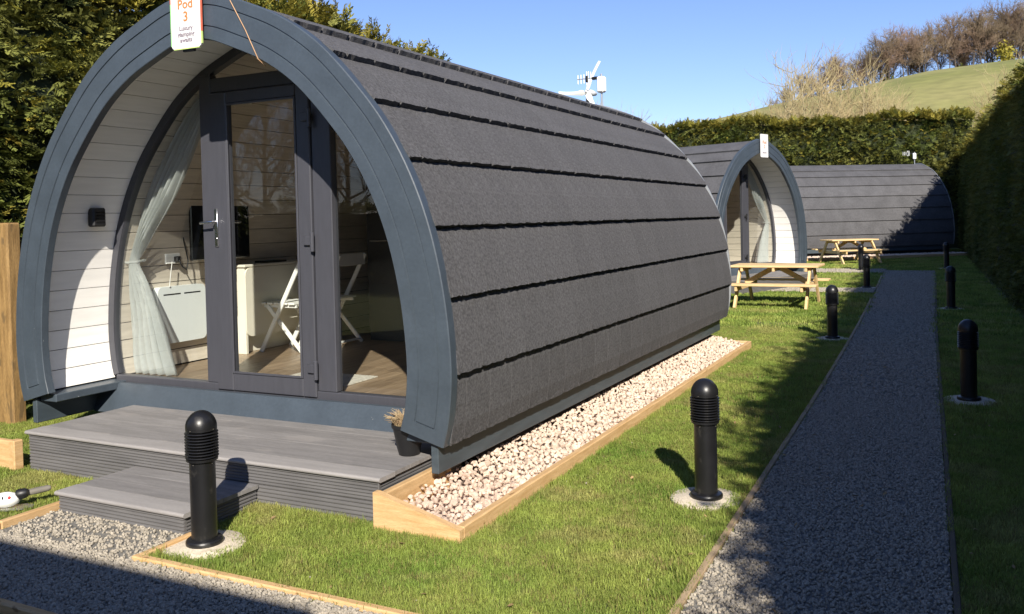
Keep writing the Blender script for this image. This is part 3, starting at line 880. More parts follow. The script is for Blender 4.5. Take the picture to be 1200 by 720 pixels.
# ------------------------------------------------------------------ timber edging boards
def board(name, label, x0, x1, y0, y1, z0, z1, m, group='timber edging boards', cat='edging board'):
    o = link(name, MB().box(x0, x1, y0, y1, z0, z1, .006).mesh(name, m)); tag(o, label, cat, group)
    return o
def path_edge(name, label, fx, y0, y1, m, wdt=.035, h=.03):
    mb = MB(); ysx = np.arange(y0, y1+.01, 1.2)
    rows = []
    for y in ysx:
        x = fx(y); g = GZ(x, y)
        rows.append([(x-wdt/2, y, g-.05), (x-wdt/2, y, g+h-.004), (x-wdt/2+.004, y, g+h), (x+wdt/2-.004, y, g+h), (x+wdt/2, y, g+h-.004), (x+wdt/2, y, g-.05)])
    mb.grid(rows)
    for r_, fl in ((rows[0], False), (rows[-1], True)): mb.add(r_, [tuple(range(6)) if fl else tuple(range(6))[::-1]])
    tag(link(name, mb.mesh(name, m, None, True)), label, 'edging board', 'timber edging boards')
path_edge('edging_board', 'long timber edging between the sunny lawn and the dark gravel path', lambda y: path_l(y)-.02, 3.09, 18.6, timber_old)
path_edge('edging_board', 'long timber edging on the hedge side of the gravel path', lambda y: path_r(y)+.02, -3, 25, edging_shade, .028, .022)
path_edge('edging_board', 'short timber edging of the lawn between the two gravel spurs', lambda y: path_l(y)-.02, 19.8, 24.2, timber_old)
board('edging_board', 'timber edging along the front of the lawn below the nearest bollard', -3.725, -1.075, 3.035, 3.078, -.03, .034, timber)
board('edging_board', 'short timber edging from the lawn corner up to the step', -3.727, -3.69, 3.079, 3.42, -.03, .030, timber_y)
board('edging_board', 'timber edging left of the step beside the power tool', -4.835, -4.795, 3.062, 3.47, -.03, .055, timber_y)
board('edging_board', 'timber edging running off left from the step corner', -9.0, -4.80, 3.020, 3.060, -.03, .050, timber)
board('edging_board', 'timber edging in the bottom left corner across the shaded gravel', -9.0, -1.05, 2.405, 2.447, -.03, .035, timber)

# ------------------------------------------------------------------ stone border of the near pod
sbd = thing('stone_border', 'timber edged bed of cream stones along the side of the near pod', 'stone border', (0, 0, 0))
b = MB(); x0, x1, y0, y1 = -2.835, -2.295, 3.865, 3.91
b.prism([(x0, -.05), (x1, -.05), (x1, .085), (x0+.02, .222), (x0, .222)], y0, y1, axis=1)
part('border_board', b, timber, sbd, None, True)
part('border_board', MB().box(-2.345, -2.296, 3.911, 11.10, -.05, .092, .006), timber_y, sbd)
part('border_board', MB().box(-2.72, -2.346, 11.055, 11.10, -.05, .094, .006), timber, sbd)
part('border_board', MB().box(-2.833, -2.79, 3.911, 4.62, -.05, .205, .005), timber_y, sbd)
part('corner_peg', MB().box(-2.785, -2.73, 3.912, 3.95, -.05, .165, .005), timber_y, sbd)
part('bed', MB().box(-2.789, -2.346, 3.911, 11.054, -.04, .050, .002), stonejoin, sbd)
def stone_mesh(seed, nu=9, nv=6):
    rg = random.Random(seed); mb = MB()
    ax = [rg.uniform(.7, 1.25), rg.uniform(.6, 1.1), rg.uniform(.45, .8)]
    st = random.getstate(); random.seed(seed); mb.ball((0, 0, 0), 1.0, nu, nv, ax, .0)
    # cut flats to get a broken-stone shape
    V = np.array(mb.v)
    for k in range(13):
        n_ = np.array([rg.gauss(0, 1) for _ in range(3)]); n_ /= np.linalg.norm(n_)
        d_ = rg.uniform(.36, .66)
        q = V@n_-d_; V[q > 0] -= np.outer(q[q > 0], n_)*.92
    mb.v = [tuple(p) for p in V]
    random.setstate(st)
    return mb
STM = [stone_mesh(k, 8, 5) for k in range(10)]
STMESH = [s_.mesh('stone', stonem, 22) for s_ in STM]
pts = []
cell = {}
def free(x, y, r_):
    for i in range(int((x-.12)/.06)-1, int((x+.12)/.06)+2):
        for j in range(int((y-.12)/.06)-1, int((y+.12)/.06)+2):
            for (a, b_, c_) in cell.get((i, j), ()):
                if (a-x)**2+(b_-y)**2 < (r_+c_)**2*.46: return False
    return True
for k in range(42000):
    y = 3.915+7.13*random.random()**1.0; x = random.uniform(-2.785, -2.352); r_ = random.choice((.015, .018, .021, .024, .028, .033))
    if x-r_ < -2.79 or x+r_ > -2.343 or y-r_ < 3.91: continue
    if free(x, y, r_):
        cell.setdefault((int(x/.06), int(y/.06)), []).append((x, y, r_)); pts.append((x, y, r_))
pts.sort(key=lambda p: p[1])
def heap(x, y): return .055+.085*max(0, min(1, (-2.36-x)/.42))*(1 if y > 4.4 else .55+.45*(y-3.9)/.5)
mass = MB()
for i, (x, y, r_) in enumerate(pts):
    z = heap(x, y)+random.uniform(-.006, .014)
    eul = (random.uniform(-.5, .5), random.uniform(-.5, .5), random.uniform(0, 6.28))
    if i < 300:
        o = link('stone', STMESH[i % 10], sbd, (x, y, z)); o.rotation_euler = eul; o.scale = (r_*1.12,)*3
    else:
        from mathutils import Euler
        Mx = Matrix.Translation((x, y, z)) @ Euler(eul).to_matrix().to_4x4() @ Matrix.Scale(r_*1.12, 4)
        s_ = STM[i % 10]
        mass.add([Mx @ Vector(p) for p in s_.v], s_.f)
part('stones', mass, stonejoin, sbd, 22, kind='stuff')

# stone beds of the far pods, left border board beside the deck
def far_bed(label, M, rz, u0, u1, v0, v1):
    t = thing('stone_border', label, 'stone border', tuple(M.translation), rz)
    part('bed', MB().box(u0, u1, v0, v1, -.03, .085, .004), stonejoin, t)
    part('border_board', MB().box(u0 if abs(u0) > abs(u1) else u1, (u0-.04) if abs(u0) > abs(u1) else u1+.04, v0, v1, -.05, .105, .005), timber_y, t)
    mb = MB()
    for k in range(1600):
        r_ = random.uniform(.025, .045); s_ = STM[k % 10]
        Mx = Matrix.Translation((random.uniform(min(u0, u1)+.03, max(u0, u1)-.03), random.uniform(v0+.03, v1-.03), .095)) @ Matrix.Rotation(random.uniform(0, 6.28), 4, 'Z') @ Matrix.Scale(r_, 4)
        mb.add([Mx @ Vector(p) for p in s_.v], s_.f)
    part('stones', mb, stonejoin, t, kind='stuff')
far_bed('pale stone bed along the foot of the far pod behind the second picnic table', M3, A3, 1.72, 2.75, .2, 7.1)
far_bed('pale stone bed along the near side of the middle pod', M2, A2, -1.72, -2.25, .3, 6.8)
lb = thing('timber_retainer', 'low timber retaining board at the left end of the deck', 'retaining board', (0, 0, 0))
part('board_plank', MB().box(-6.75, -5.955, 3.885, 3.93, -.05, .205, .006), timber, lb)
part('end_post', MB().box(-5.952, -5.885, 3.865, 3.935, -.05, .215, .006), timber_y, lb)

# deck of the middle pod
d2 = thing('deck', 'grey deck under the porch of the middle pod behind the picnic table', 'deck', tuple(M2 @ Vector((0, -.40, 0))), A2)
for k in range(6): part('deck_board', MB().box(-1.5, 1.5, .0+.16*k, .155+.16*k, .24, .27, .003), comp, d2)
part('riser_board', fluted(-1.49, 1.49, .005, -.03, .238, 10), comp2, d2, None, True)
for k, xx in enumerate((-1.488, 1.466)):
    part('riser_board', MB().box(xx, xx+.022, .03, .95, -.03, .238, .002), comp2, d2)

# ------------------------------------------------------------------ bollards
BG = 'black louvred bollard lights'
def make_bollard(label, loc):
    t = thing('bollard_light', label, 'bollard light', loc, random.uniform(0, 6), BG)
    n = 28
    part('concrete_base', MB().lathe([(.215, -.05), (.212, .006), (.20, .013), (.0, .018)], 26, cap=False), concr, t, 50)
    part('flange', MB().lathe([(.094, .012), (.096, .020), (.095, .034), (.089, .041), (.072, .043), (.068, .046)], n), blackp, t, 40)
    part('post', MB().lathe([(.066, .04), (.066, .452)], n), blackp, t, 40)
    part('lamp_core', MB().lathe([(.070, .4525), (.081, .456), (.081, .468), (.058, .470), (.058, .612), (.080, .614), (.080, .628)], n), blackp, t, 40)
    ring = MB().lathe([(.058, .0), (.081, .0), (.0855, .0025), (.0860, .0045), (.0835, .0072), (.058, .0085)], n).mesh('louvre_ring', blackp, 40)
    for k in range(9): link('louvre_ring', ring, t, (0, 0, .4725+.0156*k))
    pr = [(.080, .6285)]
    for k in range(1, 11):
        a = R(90*k/10); pr.append((.080*math.cos(a)+.0005, .6285+.088*math.sin(a)))
    part('dome_cap', MB().lathe(pr, n), blackp, t, 60)
    sc = MB()
    for k in range(4):
        a = k*math.pi/2+.4; sc.ball((.0665*math.cos(a), .0665*math.sin(a), .441), .0022, 6, 4); sc.ball((.0805*math.cos(a), .0805*math.sin(a), .622), .0022, 6, 4)
    part('screw', sc, rubg, t)
    return t
B0 = make_bollard('black bollard standing in front of the deck beside the lower step', (-3.556, 3.36, 0))
for x, y, lab in ((-1.335, 5.111, 'black bollard on the lawn between stone border and gravel path'),
                  (-1.466, 12.17, 'black bollard right of the nearer picnic table at the path edge'),
                  (-1.70, 19.95, 'black bollard on the grass strip between the two gravel spurs'),
                  (-2.30, 25.35, 'black bollard in front of the far picnic table'),
                  (.084, 8.60, 'shaded black bollard right of the path, nearest the hedge end'),
                  (-.086, 16.15, 'shaded black bollard right of the path, second from camera by the hedge'),
                  (-.235, 26.3, 'shaded black bollard farthest along the hedge near the far pod')):
    bb_ = dup(B0, (x, y, GZ(x, y)), random.uniform(0, 6), lab, BG); bb_.rotation_euler = (R(random.uniform(-.7, .7)), R(random.uniform(-.7, .7)), bb_.rotation_euler.z)

# ------------------------------------------------------------------ picnic tables
def picnic(label, loc, rz):
    t = thing('picnic_table', label, 'picnic table', loc, rz, 'wooden picnic tables on the grass')
    L = .76; n = 5; pw = .152
    for k in range(n):
        y = -.38+pw*k; part('table_plank', MB().box(-L, L, y+.003, y+pw-.003, .70, .738, .006), pinewood, t)
    for sg_ in (-1, 1):
        for k in range(2):
            y0 = .58+.135*k
            part('bench_plank', MB().box(-L-.03, L+.03, sg_*y0 if sg_ > 0 else -y0-.13, sg_*y0+.13 if sg_ > 0 else -y0, .405, .443, .006), pinewood, t)
        for x in (-.60, .60):
            part('leg', MB().bar((x, sg_*.72, 0), (x, sg_*.20, .699), .095, .042, .005, up=(0, 1, 0) if False else (1, 0, 0)), pinewood, t)
        part('brace', MB().bar((sg_*.56, 0, .40), (sg_*.06, 0, .68), .09, .04, .004, up=(0, 1, 0)), pinewood, t)
    for x in (-.60, .60):
        xx = x+(.05 if x < 0 else -.05)
        part('seat_bearer', MB().box(xx-.021, xx+.021, -.82, .82, .315, .404, .005), pinewood, t)
        part('top_batten', MB().box(xx-.021, xx+.021, -.36, .36, .63, .699, .005), pinewood, t)
    part('top_batten', MB().box(-.022, .022, -.36, .36, .63, .699, .005), pinewood, t)
    return t
picnic('pale wooden picnic table on the lawn just behind the near pod', (-2.86, 16.12, GZ(0, 16.1)), R(-1))
picnic('pale wooden picnic table farther off in front of the far pod', (-2.92, 28.6, GZ(0, 28.6)), R(36))

# ------------------------------------------------------------------ timber post, power tool
pst = thing('timber_post', 'thick square timber post at the left edge by the hedge', 'post', (-7.42, 4.87, 0))
part('post_shaft', MB().box(-.13, .118, -.07, .06, -.05, 1.755, .014), postw, pst)
tl = thing('power_tool', 'white and grey power tool lying on grass left of the step', 'power tool', (-5.12, 3.30, .012), R(40))
b = MB(); b.ball((0, 0, .055), 1, 14, 9, (.080, .05, .046)); part('housing', b, whitep, tl, 60)
part('motor_body', MB().lathe([(.040, -.30), (.044, -.285), (.044, -.06), (.036, -.045)], 16, Matrix.Translation((0, 0, .055)) @ Matrix.Rotation(R(90), 4, 'Y')), teal, tl, 40)
b = MB(); b.prism([(-.20, -.05), (.10, -.05), (.15, -.015), (.15, .02), (.10, .05), (-.20, .05)], .0, .008, axis=2); part('sole_plate', b, steel, tl, None, True)
part('chuck', MB().lathe([(.030, .06), (.034, .075), (.030, .105), (.022, .12)], 14, Matrix.Translation((0, .012, .065)) @ Matrix.Rotation(R(80), 4, 'Y')), blackpl, tl, 40)
part('side_handle', MB().lathe([(.014, .11), (.019, .12), (.021, .16), (.019, .22), (.012, .235), (.0, .236)], 14, Matrix.Translation((0, .03, .062)) @ Matrix.Rotation(R(84), 4, 'Y') @ Matrix.Rotation(R(-12), 4, 'X'), cap=False), rubg, tl, 40)
b = MB(); b.ball((.03, -.036, .075), .010, 8, 6); part('switch', b, redp, tl, 60)
b = MB()
for k in range(3): b.box(-.045+.018*k, -.036+.018*k, -.046, -.036, .055, .085, .002)
part('air_slot', b, blackpl, tl)

# ------------------------------------------------------------------ aerials and turbine
def aerial(label, loc, rz, zb):
    t = thing('tv_aerial', label, 'aerial', loc, rz, 'television aerials on pod roofs')
    part('mast', MB().lathe([(.014, -.5), (.014, .42)], 10), trimm, t, 40)
    part('antenna_box', MB().box(-.055, .055, -.05, .05, .16, .38, .02), whitep, t)
    b = MB(); b.bar((-.40, 0, .385), (-.02, 0, .375), .014, .014, .002); part('boom', b, trimm, t)
    for k, (x, h_) in enumerate(((-.385, .12), (-.335, .12), (-.285, .12), (-.24, .18), (-.21, .18), (-.175, .16))):
        b = MB(); b.tube([(x, 0, .378-h_/2*1.0), (x, 0, .378+h_/2*1.1)], .007, 6); part('element', b, whitep, t)
    b = MB(); b.box(-.255, -.215, -.02, .02, .33, .42, .012); b.box(-.15, -.06, -.025, .025, .35, .39, .01); part('clamp', b, blackpl, t)
    return t
aerial('white comb aerial and box on a pole at the rear ridge of the near pod', (-4.30, 11.33, 3.22), R(-12), 0)
q = M3 @ Vector((.0, 6.9, 3.22)); aerial('small white aerial on the rear ridge of the far pod', tuple(q), R(-10), 0)
wt = thing('wind_turbine', 'small white three bladed wind turbine beyond the near pod roof', 'wind turbine', (-8.15, 20.6, 0), R(-10))
part('mast', MB().lathe([(.075, 0), (.06, 4.55), (.055, 4.62)], 12), whitep, wt, 40)
part('nacelle', MB().lathe([(.02, -.14), (.08, -.10), (.085, .08), (.05, .30), (.0, .34)], 12, Matrix.Translation((0, 0, 4.80)) @ Matrix.Rotation(R(-90), 4, 'X'), cap=False), whitep, wt, 50)
part('collar', MB().lathe([(.065, 4.52), (.085, 4.56), (.085, 4.68), (.06, 4.72)], 12), rubg, wt, 40)
for a in (68, 182, 302):
    P_ = []
    for i in range(9):
        q_ = i/8; L = .06+.76*q_; c = .060*(1-.45*q_)+(.02 if i == 1 else 0); tw = R(22*(1-q_)); bend = .10*q_*q_
        P_.append([(L*math.cos(R(a))-(e_*c*math.cos(tw)-bend)*math.sin(R(a)), -.13+e_*c*math.sin(tw)+th, 4.80+L*math.sin(R(a))+(e_*c*math.cos(tw)-bend)*math.cos(R(a))) for e_, th in ((-1, 0), (0, -.012), (1, 0), (0, .012), (-1, 0))])
    b = MB().grid(P_); b.add(P_[-1][:4], [(0, 1, 2, 3)]); part('blade', b, whitep, wt, 60, True)

# ------------------------------------------------------------------ hedges
def spray_mesh(seed, m, droop=.25, n=9, L=.30, fat=1.0):
    rg = random.Random(seed); V = []; F = []
    def quad(p, d, nrm, ln, wd):
        side = d.cross(nrm).normalized()*wd
        k = len(V); q = p+d*ln
        V.extend([p-side*.55, p+side*.55, p+d*ln*.6+side, q, p+d*ln*.6-side]); F.append((k, k+1, k+2, k+3, k+4))
    for i in range(n):
        t = i/(n-1); z = -droop*t*t*L
        p = Vector((L*t*.85, rg.uniform(-.01, .01), z))
        for s_ in (-1, 1):
            a = R(rg.uniform(28, 58))*s_; ln = L*(.50-.34*t)*rg.uniform(.7, 1.15)
            d = Vector((math.cos(a), math.sin(a), rg.uniform(-.35, .25))).normalized()
            nrm = Vector((rg.uniform(-.5, .5), rg.uniform(-.5, .5), 1)).normalized()
            quad(p, d, nrm, ln, .0115*fat)
            for j in range(2):
                d2 = (d+Vector((rg.uniform(-.5, .5), rg.uniform(-.6, .6), rg.uniform(-.4, .3)))).normalized()
                quad(p+d*ln*rg.uniform(.25, .7), d2, nrm, ln*.5, .0095*fat)
    quad(Vector((L*.8, 0, -droop*L*.7)), Vector((1, 0, -.1)), Vector((0, 0, 1)), L*.3, .01*fat)
    me = bpy.data.meshes.new('spray'); me.from_pydata([tuple(v) for v in V], [], F); me.materials.append(m); me.update()
    return me
SPR = source('conifer_spray', [spray_mesh(k, hedgem) for k in range(5)])
SPT = source('conifer_tip', [spray_mesh(20+k, hedget, -.15) for k in range(4)])
SPF = source('conifer_spray_far', [spray_mesh(40+k, hedgem, .45, 10, .30, .85) for k in range(4)])
SPFT = source('conifer_tip_far', [spray_mesh(60+k, hedget, -.1, 10, .30, .85) for k in range(4)])
def lump(x, y, z): return (.16*math.sin(1.3*x+.7*y+.4*z)*math.sin(1.9*z+.5*y)+.10*math.sin(3.1*y+1.1*z+x)+.07*math.sin(4.7*z+2.3*y))
def hedge(label, base, along, length, H, face_n, depth, dens, far, tipfrac=.10, zlo=0.0, topvar=.25, seed=1, taper=0.0, rough=1.0, fall=0.0):
    """slab hedge: base point, along (unit xy), visible face normal face_n (unit xy)"""
    rg = np.random.default_rng(seed)
    t = thing('conifer_hedge', label, 'hedge', (0, 0, 0))
    bx, by = base
    nl, nz = int(length/.8)+2, int(H/.45)+2
    def top(l): return H+fall*(1-l/length)+topvar*(math.sin(l*.9+seed)*.5+math.sin(l*2.3+2*seed)*.3+math.sin(l*5.1)*.2)-taper*max(0, 1-l/2.5)
    cut = .35 if rough > .9 else .16
    rows = []
    for i in range(nl):
        l = length*i/(nl-1); cx, cy = bx+along[0]*l, by+along[1]*l; g = GZ(cx, cy); tp = top(l)
        row = []
        for j in range(nz):
            z = (tp-cut)*j/(nz-1); k = rough*lump(cx, cy, z)-(.22 if rough > .9 else .10)-(.25*(z/tp)**6)
            row.append((cx+face_n[0]*k, cy+face_n[1]*k, g+z))
        for q_ in (.35, .7, 1.0):
            k = -depth*q_; row.append((cx+face_n[0]*k, cy+face_n[1]*k, g+tp-cut))
        k = -depth; row.append((cx+face_n[0]*k, cy+face_n[1]*k, g-.05))
        rows.append(row)
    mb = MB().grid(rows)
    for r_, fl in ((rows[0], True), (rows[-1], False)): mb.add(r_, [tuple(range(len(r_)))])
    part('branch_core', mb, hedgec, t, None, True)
    yaw = math.atan2(face_n[1], face_n[0])
    nface = int(length*(H-zlo)*dens); ntop = int(length*depth*.7*dens*.8)
    P_ = []; Ro = []; Sc = []; T_ = []; TR = []; TS = []
    for k in range(nface):
        l = rg.uniform(0, length); tp = top(l); z = zlo+(tp-zlo)*rg.random()**.95
        cx, cy = bx+along[0]*l, by+along[1]*l
        o_ = rough*lump(cx, cy, z)-.16+rg.uniform(-.12, .10)*rough-.22*(z/tp)**6
        p = (cx+face_n[0]*o_, cy+face_n[1]*o_, GZ(cx, cy)+z)
        ro = (rg.uniform(-.9, .9), rg.uniform(-.7, .65), yaw+rg.uniform(-1.1, 1.1)); sc = rg.uniform(.55, 1.05)*(1 if rough > .9 else .65)
        if rg.random() < tipfrac*(.35+1.3*(z/tp)**3): T_.append(p); TR.append(ro); TS.append((sc*.9,)*3)
        else: P_.append(p); Ro.append(ro); Sc.append((sc,)*3)
    for k in range(ntop):
        l = rg.uniform(0, length); tp = top(l); w_ = -depth*.75*rg.random()
        cx, cy = bx+along[0]*l+face_n[0]*w_, by+along[1]*l+face_n[1]*w_
        p = (cx, cy, GZ(cx, cy)+tp-.32+rg.uniform(-.05, .18)); ro = (rg.uniform(-.6, .6), -rg.uniform(.3, 1.35)*(1 if rough > .9 else .5), rg.uniform(0, 6.28)); sc = rg.uniform(.7, 1.3)*(1 if rough > .9 else .6)
        if rg.random() < .72: T_.append(p); TR.append(ro); TS.append((sc,)*3)
        else: P_.append(p); Ro.append(ro); Sc.append((sc,)*3)
    nlead = int(length*(1.6 if not far else 2.2)*(1 if rough > .9 else 0))
    for k in range(nlead):                      # leaders standing proud of the top
        l = rg.uniform(0, length); tp = top(l); w_ = -depth*.5*rg.random()-.1
        cx, cy = bx+along[0]*l+face_n[0]*w_, by+along[1]*l+face_n[1]*w_; hh = rg.uniform(.12, .5)*(.6 if far else 1)
        for j in range(8):
            q_ = j/7; a = rg.uniform(0, 6.28)
            T_.append((cx+.10*(1-q_)*math.cos(a), cy+.10*(1-q_)*math.sin(a), GZ(cx, cy)+tp-.28+hh*q_)); TR.append((rg.uniform(-.4, .4), -rg.uniform(.5, 1.2), a)); TS.append((rg.uniform(.55, .95)*(1-.4*q_),)*3)
    scatter('foliage', SPF if far else SPR, P_, Ro, Sc, t)
    scatter('new_growth', SPFT if far else SPT, T_, TR, TS, t)
    return t
hedge('tall green conifer hedge rising behind the left side of the near pod', (-7.86, 2.2), (0, 1), 11.0, 4.60, (1, 0), 1.6, 190, False, .20, .3, .25, 1)
hedge('long conifer hedge across the back behind the middle and far pods', (-15.0, 38.6), (1, 0), 15.6, 5.36, (0, -1), 2.0, 135, True, .20, 1.2, .20, 2, fall=.50)
hedge('tall shaded conifer hedge along the right side of the gravel path', (HX(-.62), -.62), (-.0333, .9994), 41.6, 3.92, (-.9994, -.0333), 1.5, 200, True, .04, .0, .06, 3, 1.0, .2)

# ------------------------------------------------------------------ bare trees
def tubes(segs, k=3):
    P0 = np.array([s_[0] for s_ in segs]); P1 = np.array([s_[1] for s_ in segs]); r0 = np.array([s_[2] for s_ in segs]); r1 = np.array([s_[3] for s_ in segs])
    d = P1-P0; L = np.linalg.norm(d, axis=1, keepdims=True); d = d/np.maximum(L, 1e-6)
    ref = np.where(np.abs(d[:, 2:3]) < .9, np.array([[0, 0, 1.0]]), np.array([[1.0, 0, 0]]))
    x = np.cross(ref, d); x /= np.linalg.norm(x, axis=1, keepdims=True); y = np.cross(d, x)
    n = len(segs); V = np.zeros((n, 2*k, 3))
    for j in range(k):
        a = 2*math.pi*j/k; o_ = x*math.cos(a)+y*math.sin(a)
        V[:, j] = P0+o_*r0[:, None]; V[:, k+j] = P1+o_*r1[:, None]
    F = np.array([[j, (j+1) % k, k+(j+1) % k, k+j] for j in range(k)])
    F = (F[None]+(np.arange(n)*2*k)[:, None, None]).reshape(-1, 4)
    return V.reshape(-1, 3), F
def bare_tree(seed, H, bole, spread, n1, n2, n3, rt, rtw, up=.55, lean=0.0, stems=1):
    rg = np.random.default_rng(seed); big = []; tw = []
    def limb(p, d, L, r_, k, out, wob):
        pts = [p]; q = p
        for i in range(k):
            d = d+rg.normal(0, wob, 3)+np.array([lean*.06, 0, .05]); d /= np.linalg.norm(d); q = q+d*L/k; pts.append(q)
        for i in range(k): out.append((pts[i], pts[i+1], r_*(1-.75*i/k), r_*(1-.75*(i+1)/k)))
        return pts, d
    for s_ in range(stems):
        if stems > 1:
            a = rg.uniform(0, 6.28); b0 = np.array([.5*math.cos(a), .5*math.sin(a), 0]); d0 = np.array([.28*math.cos(a)*spread+lean*.5, .28*math.sin(a)*spread, 1.0])
            Hs = H*rg.uniform(.6, 1.0)
        else: b0 = np.zeros(3); d0 = np.array([lean*.3, 0, 1.0]); Hs = H
        d0 /= np.linalg.norm(d0)
        pts, d = limb(b0, d0, Hs*.85, rt*rg.uniform(.7, 1), 7, big, .05)
        for i in range(n1):
            t = bole+(1-bole)*(i+rg.random())/n1; k = min(6, int(t*7)); p = pts[k]+(pts[k+1]-pts[k])*(t*7-k if k < 7 else 0)
            a = rg.uniform(0, 6.28); el = up+rg.uniform(-.25, .3)
            dd = np.array([math.cos(a)*math.cos(el), math.sin(a)*math.cos(el), math.sin(el)])
            p1, d1 = limb(p, dd, Hs*spread*rg.uniform(.22, .40)*(1.1-.5*t), rt*.38*(1.1-t*.7), 4, big, .12)
            for j in range(n2):
                k2 = rg.integers(1, 5); q = p1[k2]
                d2 = d1+rg.normal(0, .55, 3)+np.array([0, 0, .25]); d2 /= np.linalg.norm(d2)
                p2, d3 = limb(q, d2, Hs*rg.uniform(.08, .17), rtw*1.7, 3, tw, .15)
                for m_ in range(n3):
                    q2 = p2[rg.integers(1, 4)]; d4 = d3+rg.normal(0, .6, 3)+np.array([0, 0, .2]); d4 /= np.linalg.norm(d4)
                    limb(q2, d4, Hs*rg.uniform(.04, .09), rtw, 2, tw, .15)
    return tubes(big, 5), tubes(tw, 3)
def tree_pair(args, mb_, mt_):
    (a, b_) = bare_tree(*args)
    return npmesh('trunk', *a, mb_), npmesh('twigs', *b_, mt_)
FAR = [tree_pair((s_, 12.0, .46, .80, 22, 11, 6, .20, .023), barkd, twigd) for s_ in (1, 2, 3, 4)]
def place_tree(name, pair, label, cat, loc, rz, sc, group):
    t = thing(name, label, cat, loc, rz, group); t.scale = (sc,)*3
    link('trunk', pair[0], t); link('crown', pair[1], t)
    return t
def px2(xp, dep):                # world point at pixel column xp on the ground, at a given depth
    x_ = (xp-600)/FPX; g = _f+_r2*x_; return g[0]*dep, g[1]*dep
k = 0
rg = random.Random(5)
for row, (dep, n, off) in enumerate(((252, 27, 0), (266, 23, 5))):
    for i in range(n):
        xp = 908+off+i*(312/n)+rg.uniform(-4, 4)
        x, y = px2(xp, dep)
        z = hill_h(x, y)
        sc = float(np.interp(xp, [905, 955, 1010, 1060, 1100, 1130, 1165, 1230], [.45, .95, 1.25, 1.45, 1.42, 1.62, 1.80, 1.85]))*rg.uniform(.86, 1.1)
        place_tree('beech_tree', FAR[k % 4], 'bare brown tree in the wood along the hilltop', 'tree', (x, y, z-.3), rg.uniform(0, 6.28), sc, 'bare trees along the hilltop'); k += 1
# evergreen specks in the wood
def ivy_mesh(seed, m, n=700, r=(2.0, 2.0, 3.0)):
    g = np.random.default_rng(seed); V = []; F = []
    for i in range(n):
        d = g.normal(0, 1, 3); d /= np.linalg.norm(d); p = d*np.array(r)*g.uniform(.4, 1.0)*(1+.3*math.sin(5*d[0]+3*d[2]))
        a = g.normal(0, 1, 3); a /= np.linalg.norm(a); b_ = np.cross(a, d+.01); b_ /= np.linalg.norm(b_)
        s_ = g.uniform(.18, .42); k_ = len(V); V += [p-a*s_, p+b_*s_*.6, p+a*s_, p-b_*s_*.6]; F.append((k_, k_+1, k_+2, k_+3))
    return npmesh('crown', V, F, m)
IVY = [ivy_mesh(3, hedget), ivy_mesh(4, hedgem)]
for xp, dep, zz, sc, lab in ((1181, 250, 6.5, 1.25, 'yellow green ivy covered tree at the right of the hilltop wood'), (1043, 258, 4.5, 1.1, 'dull green ivy covered tree in the middle of the hilltop wood'), (1046, 250, 1.2, .8, 'small green bush below the hilltop wood'), (1128, 249, 4.2, .75, 'green ivied trunk standing at the field edge'), (1150, 249, 3.2, .8, 'low green ivied tree right of the pale gap in the wood')):
    x, y = px2(xp, dep); z = hill_h(x, y)
    t = thing('ivied_tree', lab, 'tree', (x, y, z-.2), rg.uniform(0, 6)); t.scale = (sc,)*3
    link('trunk', FAR[1][0], t)
    c = link('crown', IVY[k % 2], t, (0, 0, zz)); k += 1
# pale saplings behind the back hedge
SAP = [tree_pair((30+s_, 10.0, .14, .62, 11, 5, 3, .07, .0115, 1.02, .16, 6), barkl, twigl) for s_ in range(4)]
for xp, dep, sc in ((893, 50, .72), (905, 53, .82), (917, 50, .84), (929, 54, .98), (941, 51, 1.02), (952, 57, 1.18), (960, 51, 1.10), (971, 55, 1.22), (984, 52, 1.12), (997, 56, 1.16), (1010, 51, 1.08), (1020, 56, 1.1), (1032, 54, 1.02), (1045, 51, .92), (1056, 55, .95), (1070, 53, .78), (1090, 50, .66), (1112, 49, .60), (1135, 51, .74), (1150, 50, .84), (1163, 53, .92), (1178, 50, .98),
                    (668, 50, .80), (690, 52, .86), (712, 50, .84), (735, 52, .82), (752, 50, .78), (775, 53, .76), (792, 50, .70)):
    x, y = px2(xp, dep)
    lab = 'pale bare sapling rising behind the back hedge below the hill' if xp > 850 else 'pale bare sapling showing above the near pod roof'
    place_tree('bare_sapling', SAP[k % 4], lab, 'tree', (x, y, 0), rg.uniform(-.7, .7), sc, 'pale saplings below the hill' if xp > 850 else 'pale saplings beyond the near pod'); k += 1
# sheep on the hill
def sheep(label, xp, dep, rz):
    x, y = px2(xp, dep); t = thing('sheep', label, 'sheep', (x, y, hill_h(x, y)-.03), rz, 'sheep on the hill field')
    t.scale = (1.5,)*3
    b = MB(); b.ball((0, 0, .66), 1, 14, 10, (.52, .26, .27), .05); b.ball((.50, 0, .84), 1, 10, 7, (.16, .12, .14), .04)
    for sx, sy in ((.32, .13), (.32, -.13), (-.34, .13), (-.34, -.13)):
        b.tube([(sx, sy, .55), (sx+.02, sy, .30), (sx-.01, sy, .0)], [.075, .045, .04], 7)
    b.tube([(-.48, 0, .72), (-.58, 0, .62), (-.60, 0, .48)], [.05, .045, .03], 6)
    b.tube([(.55, 0, .86), (.68, 0, .83), (.76, 0, .77)], [.11, .085, .05], 8)
    b.tube([(.56, .08, .92), (.54, .20, .90)], [.035, .012], 5); b.tube([(.56, -.08, .92), (.54, -.20, .90)], [.035, .012], 5)
    part('fleece', b, woolm, t, 60)
sheep('pale sheep standing below the trees on the hill crest', 1116, 247, 2.6)
sheep('pale sheep grazing left of the other on the hill crest', 1107, 246, .4)

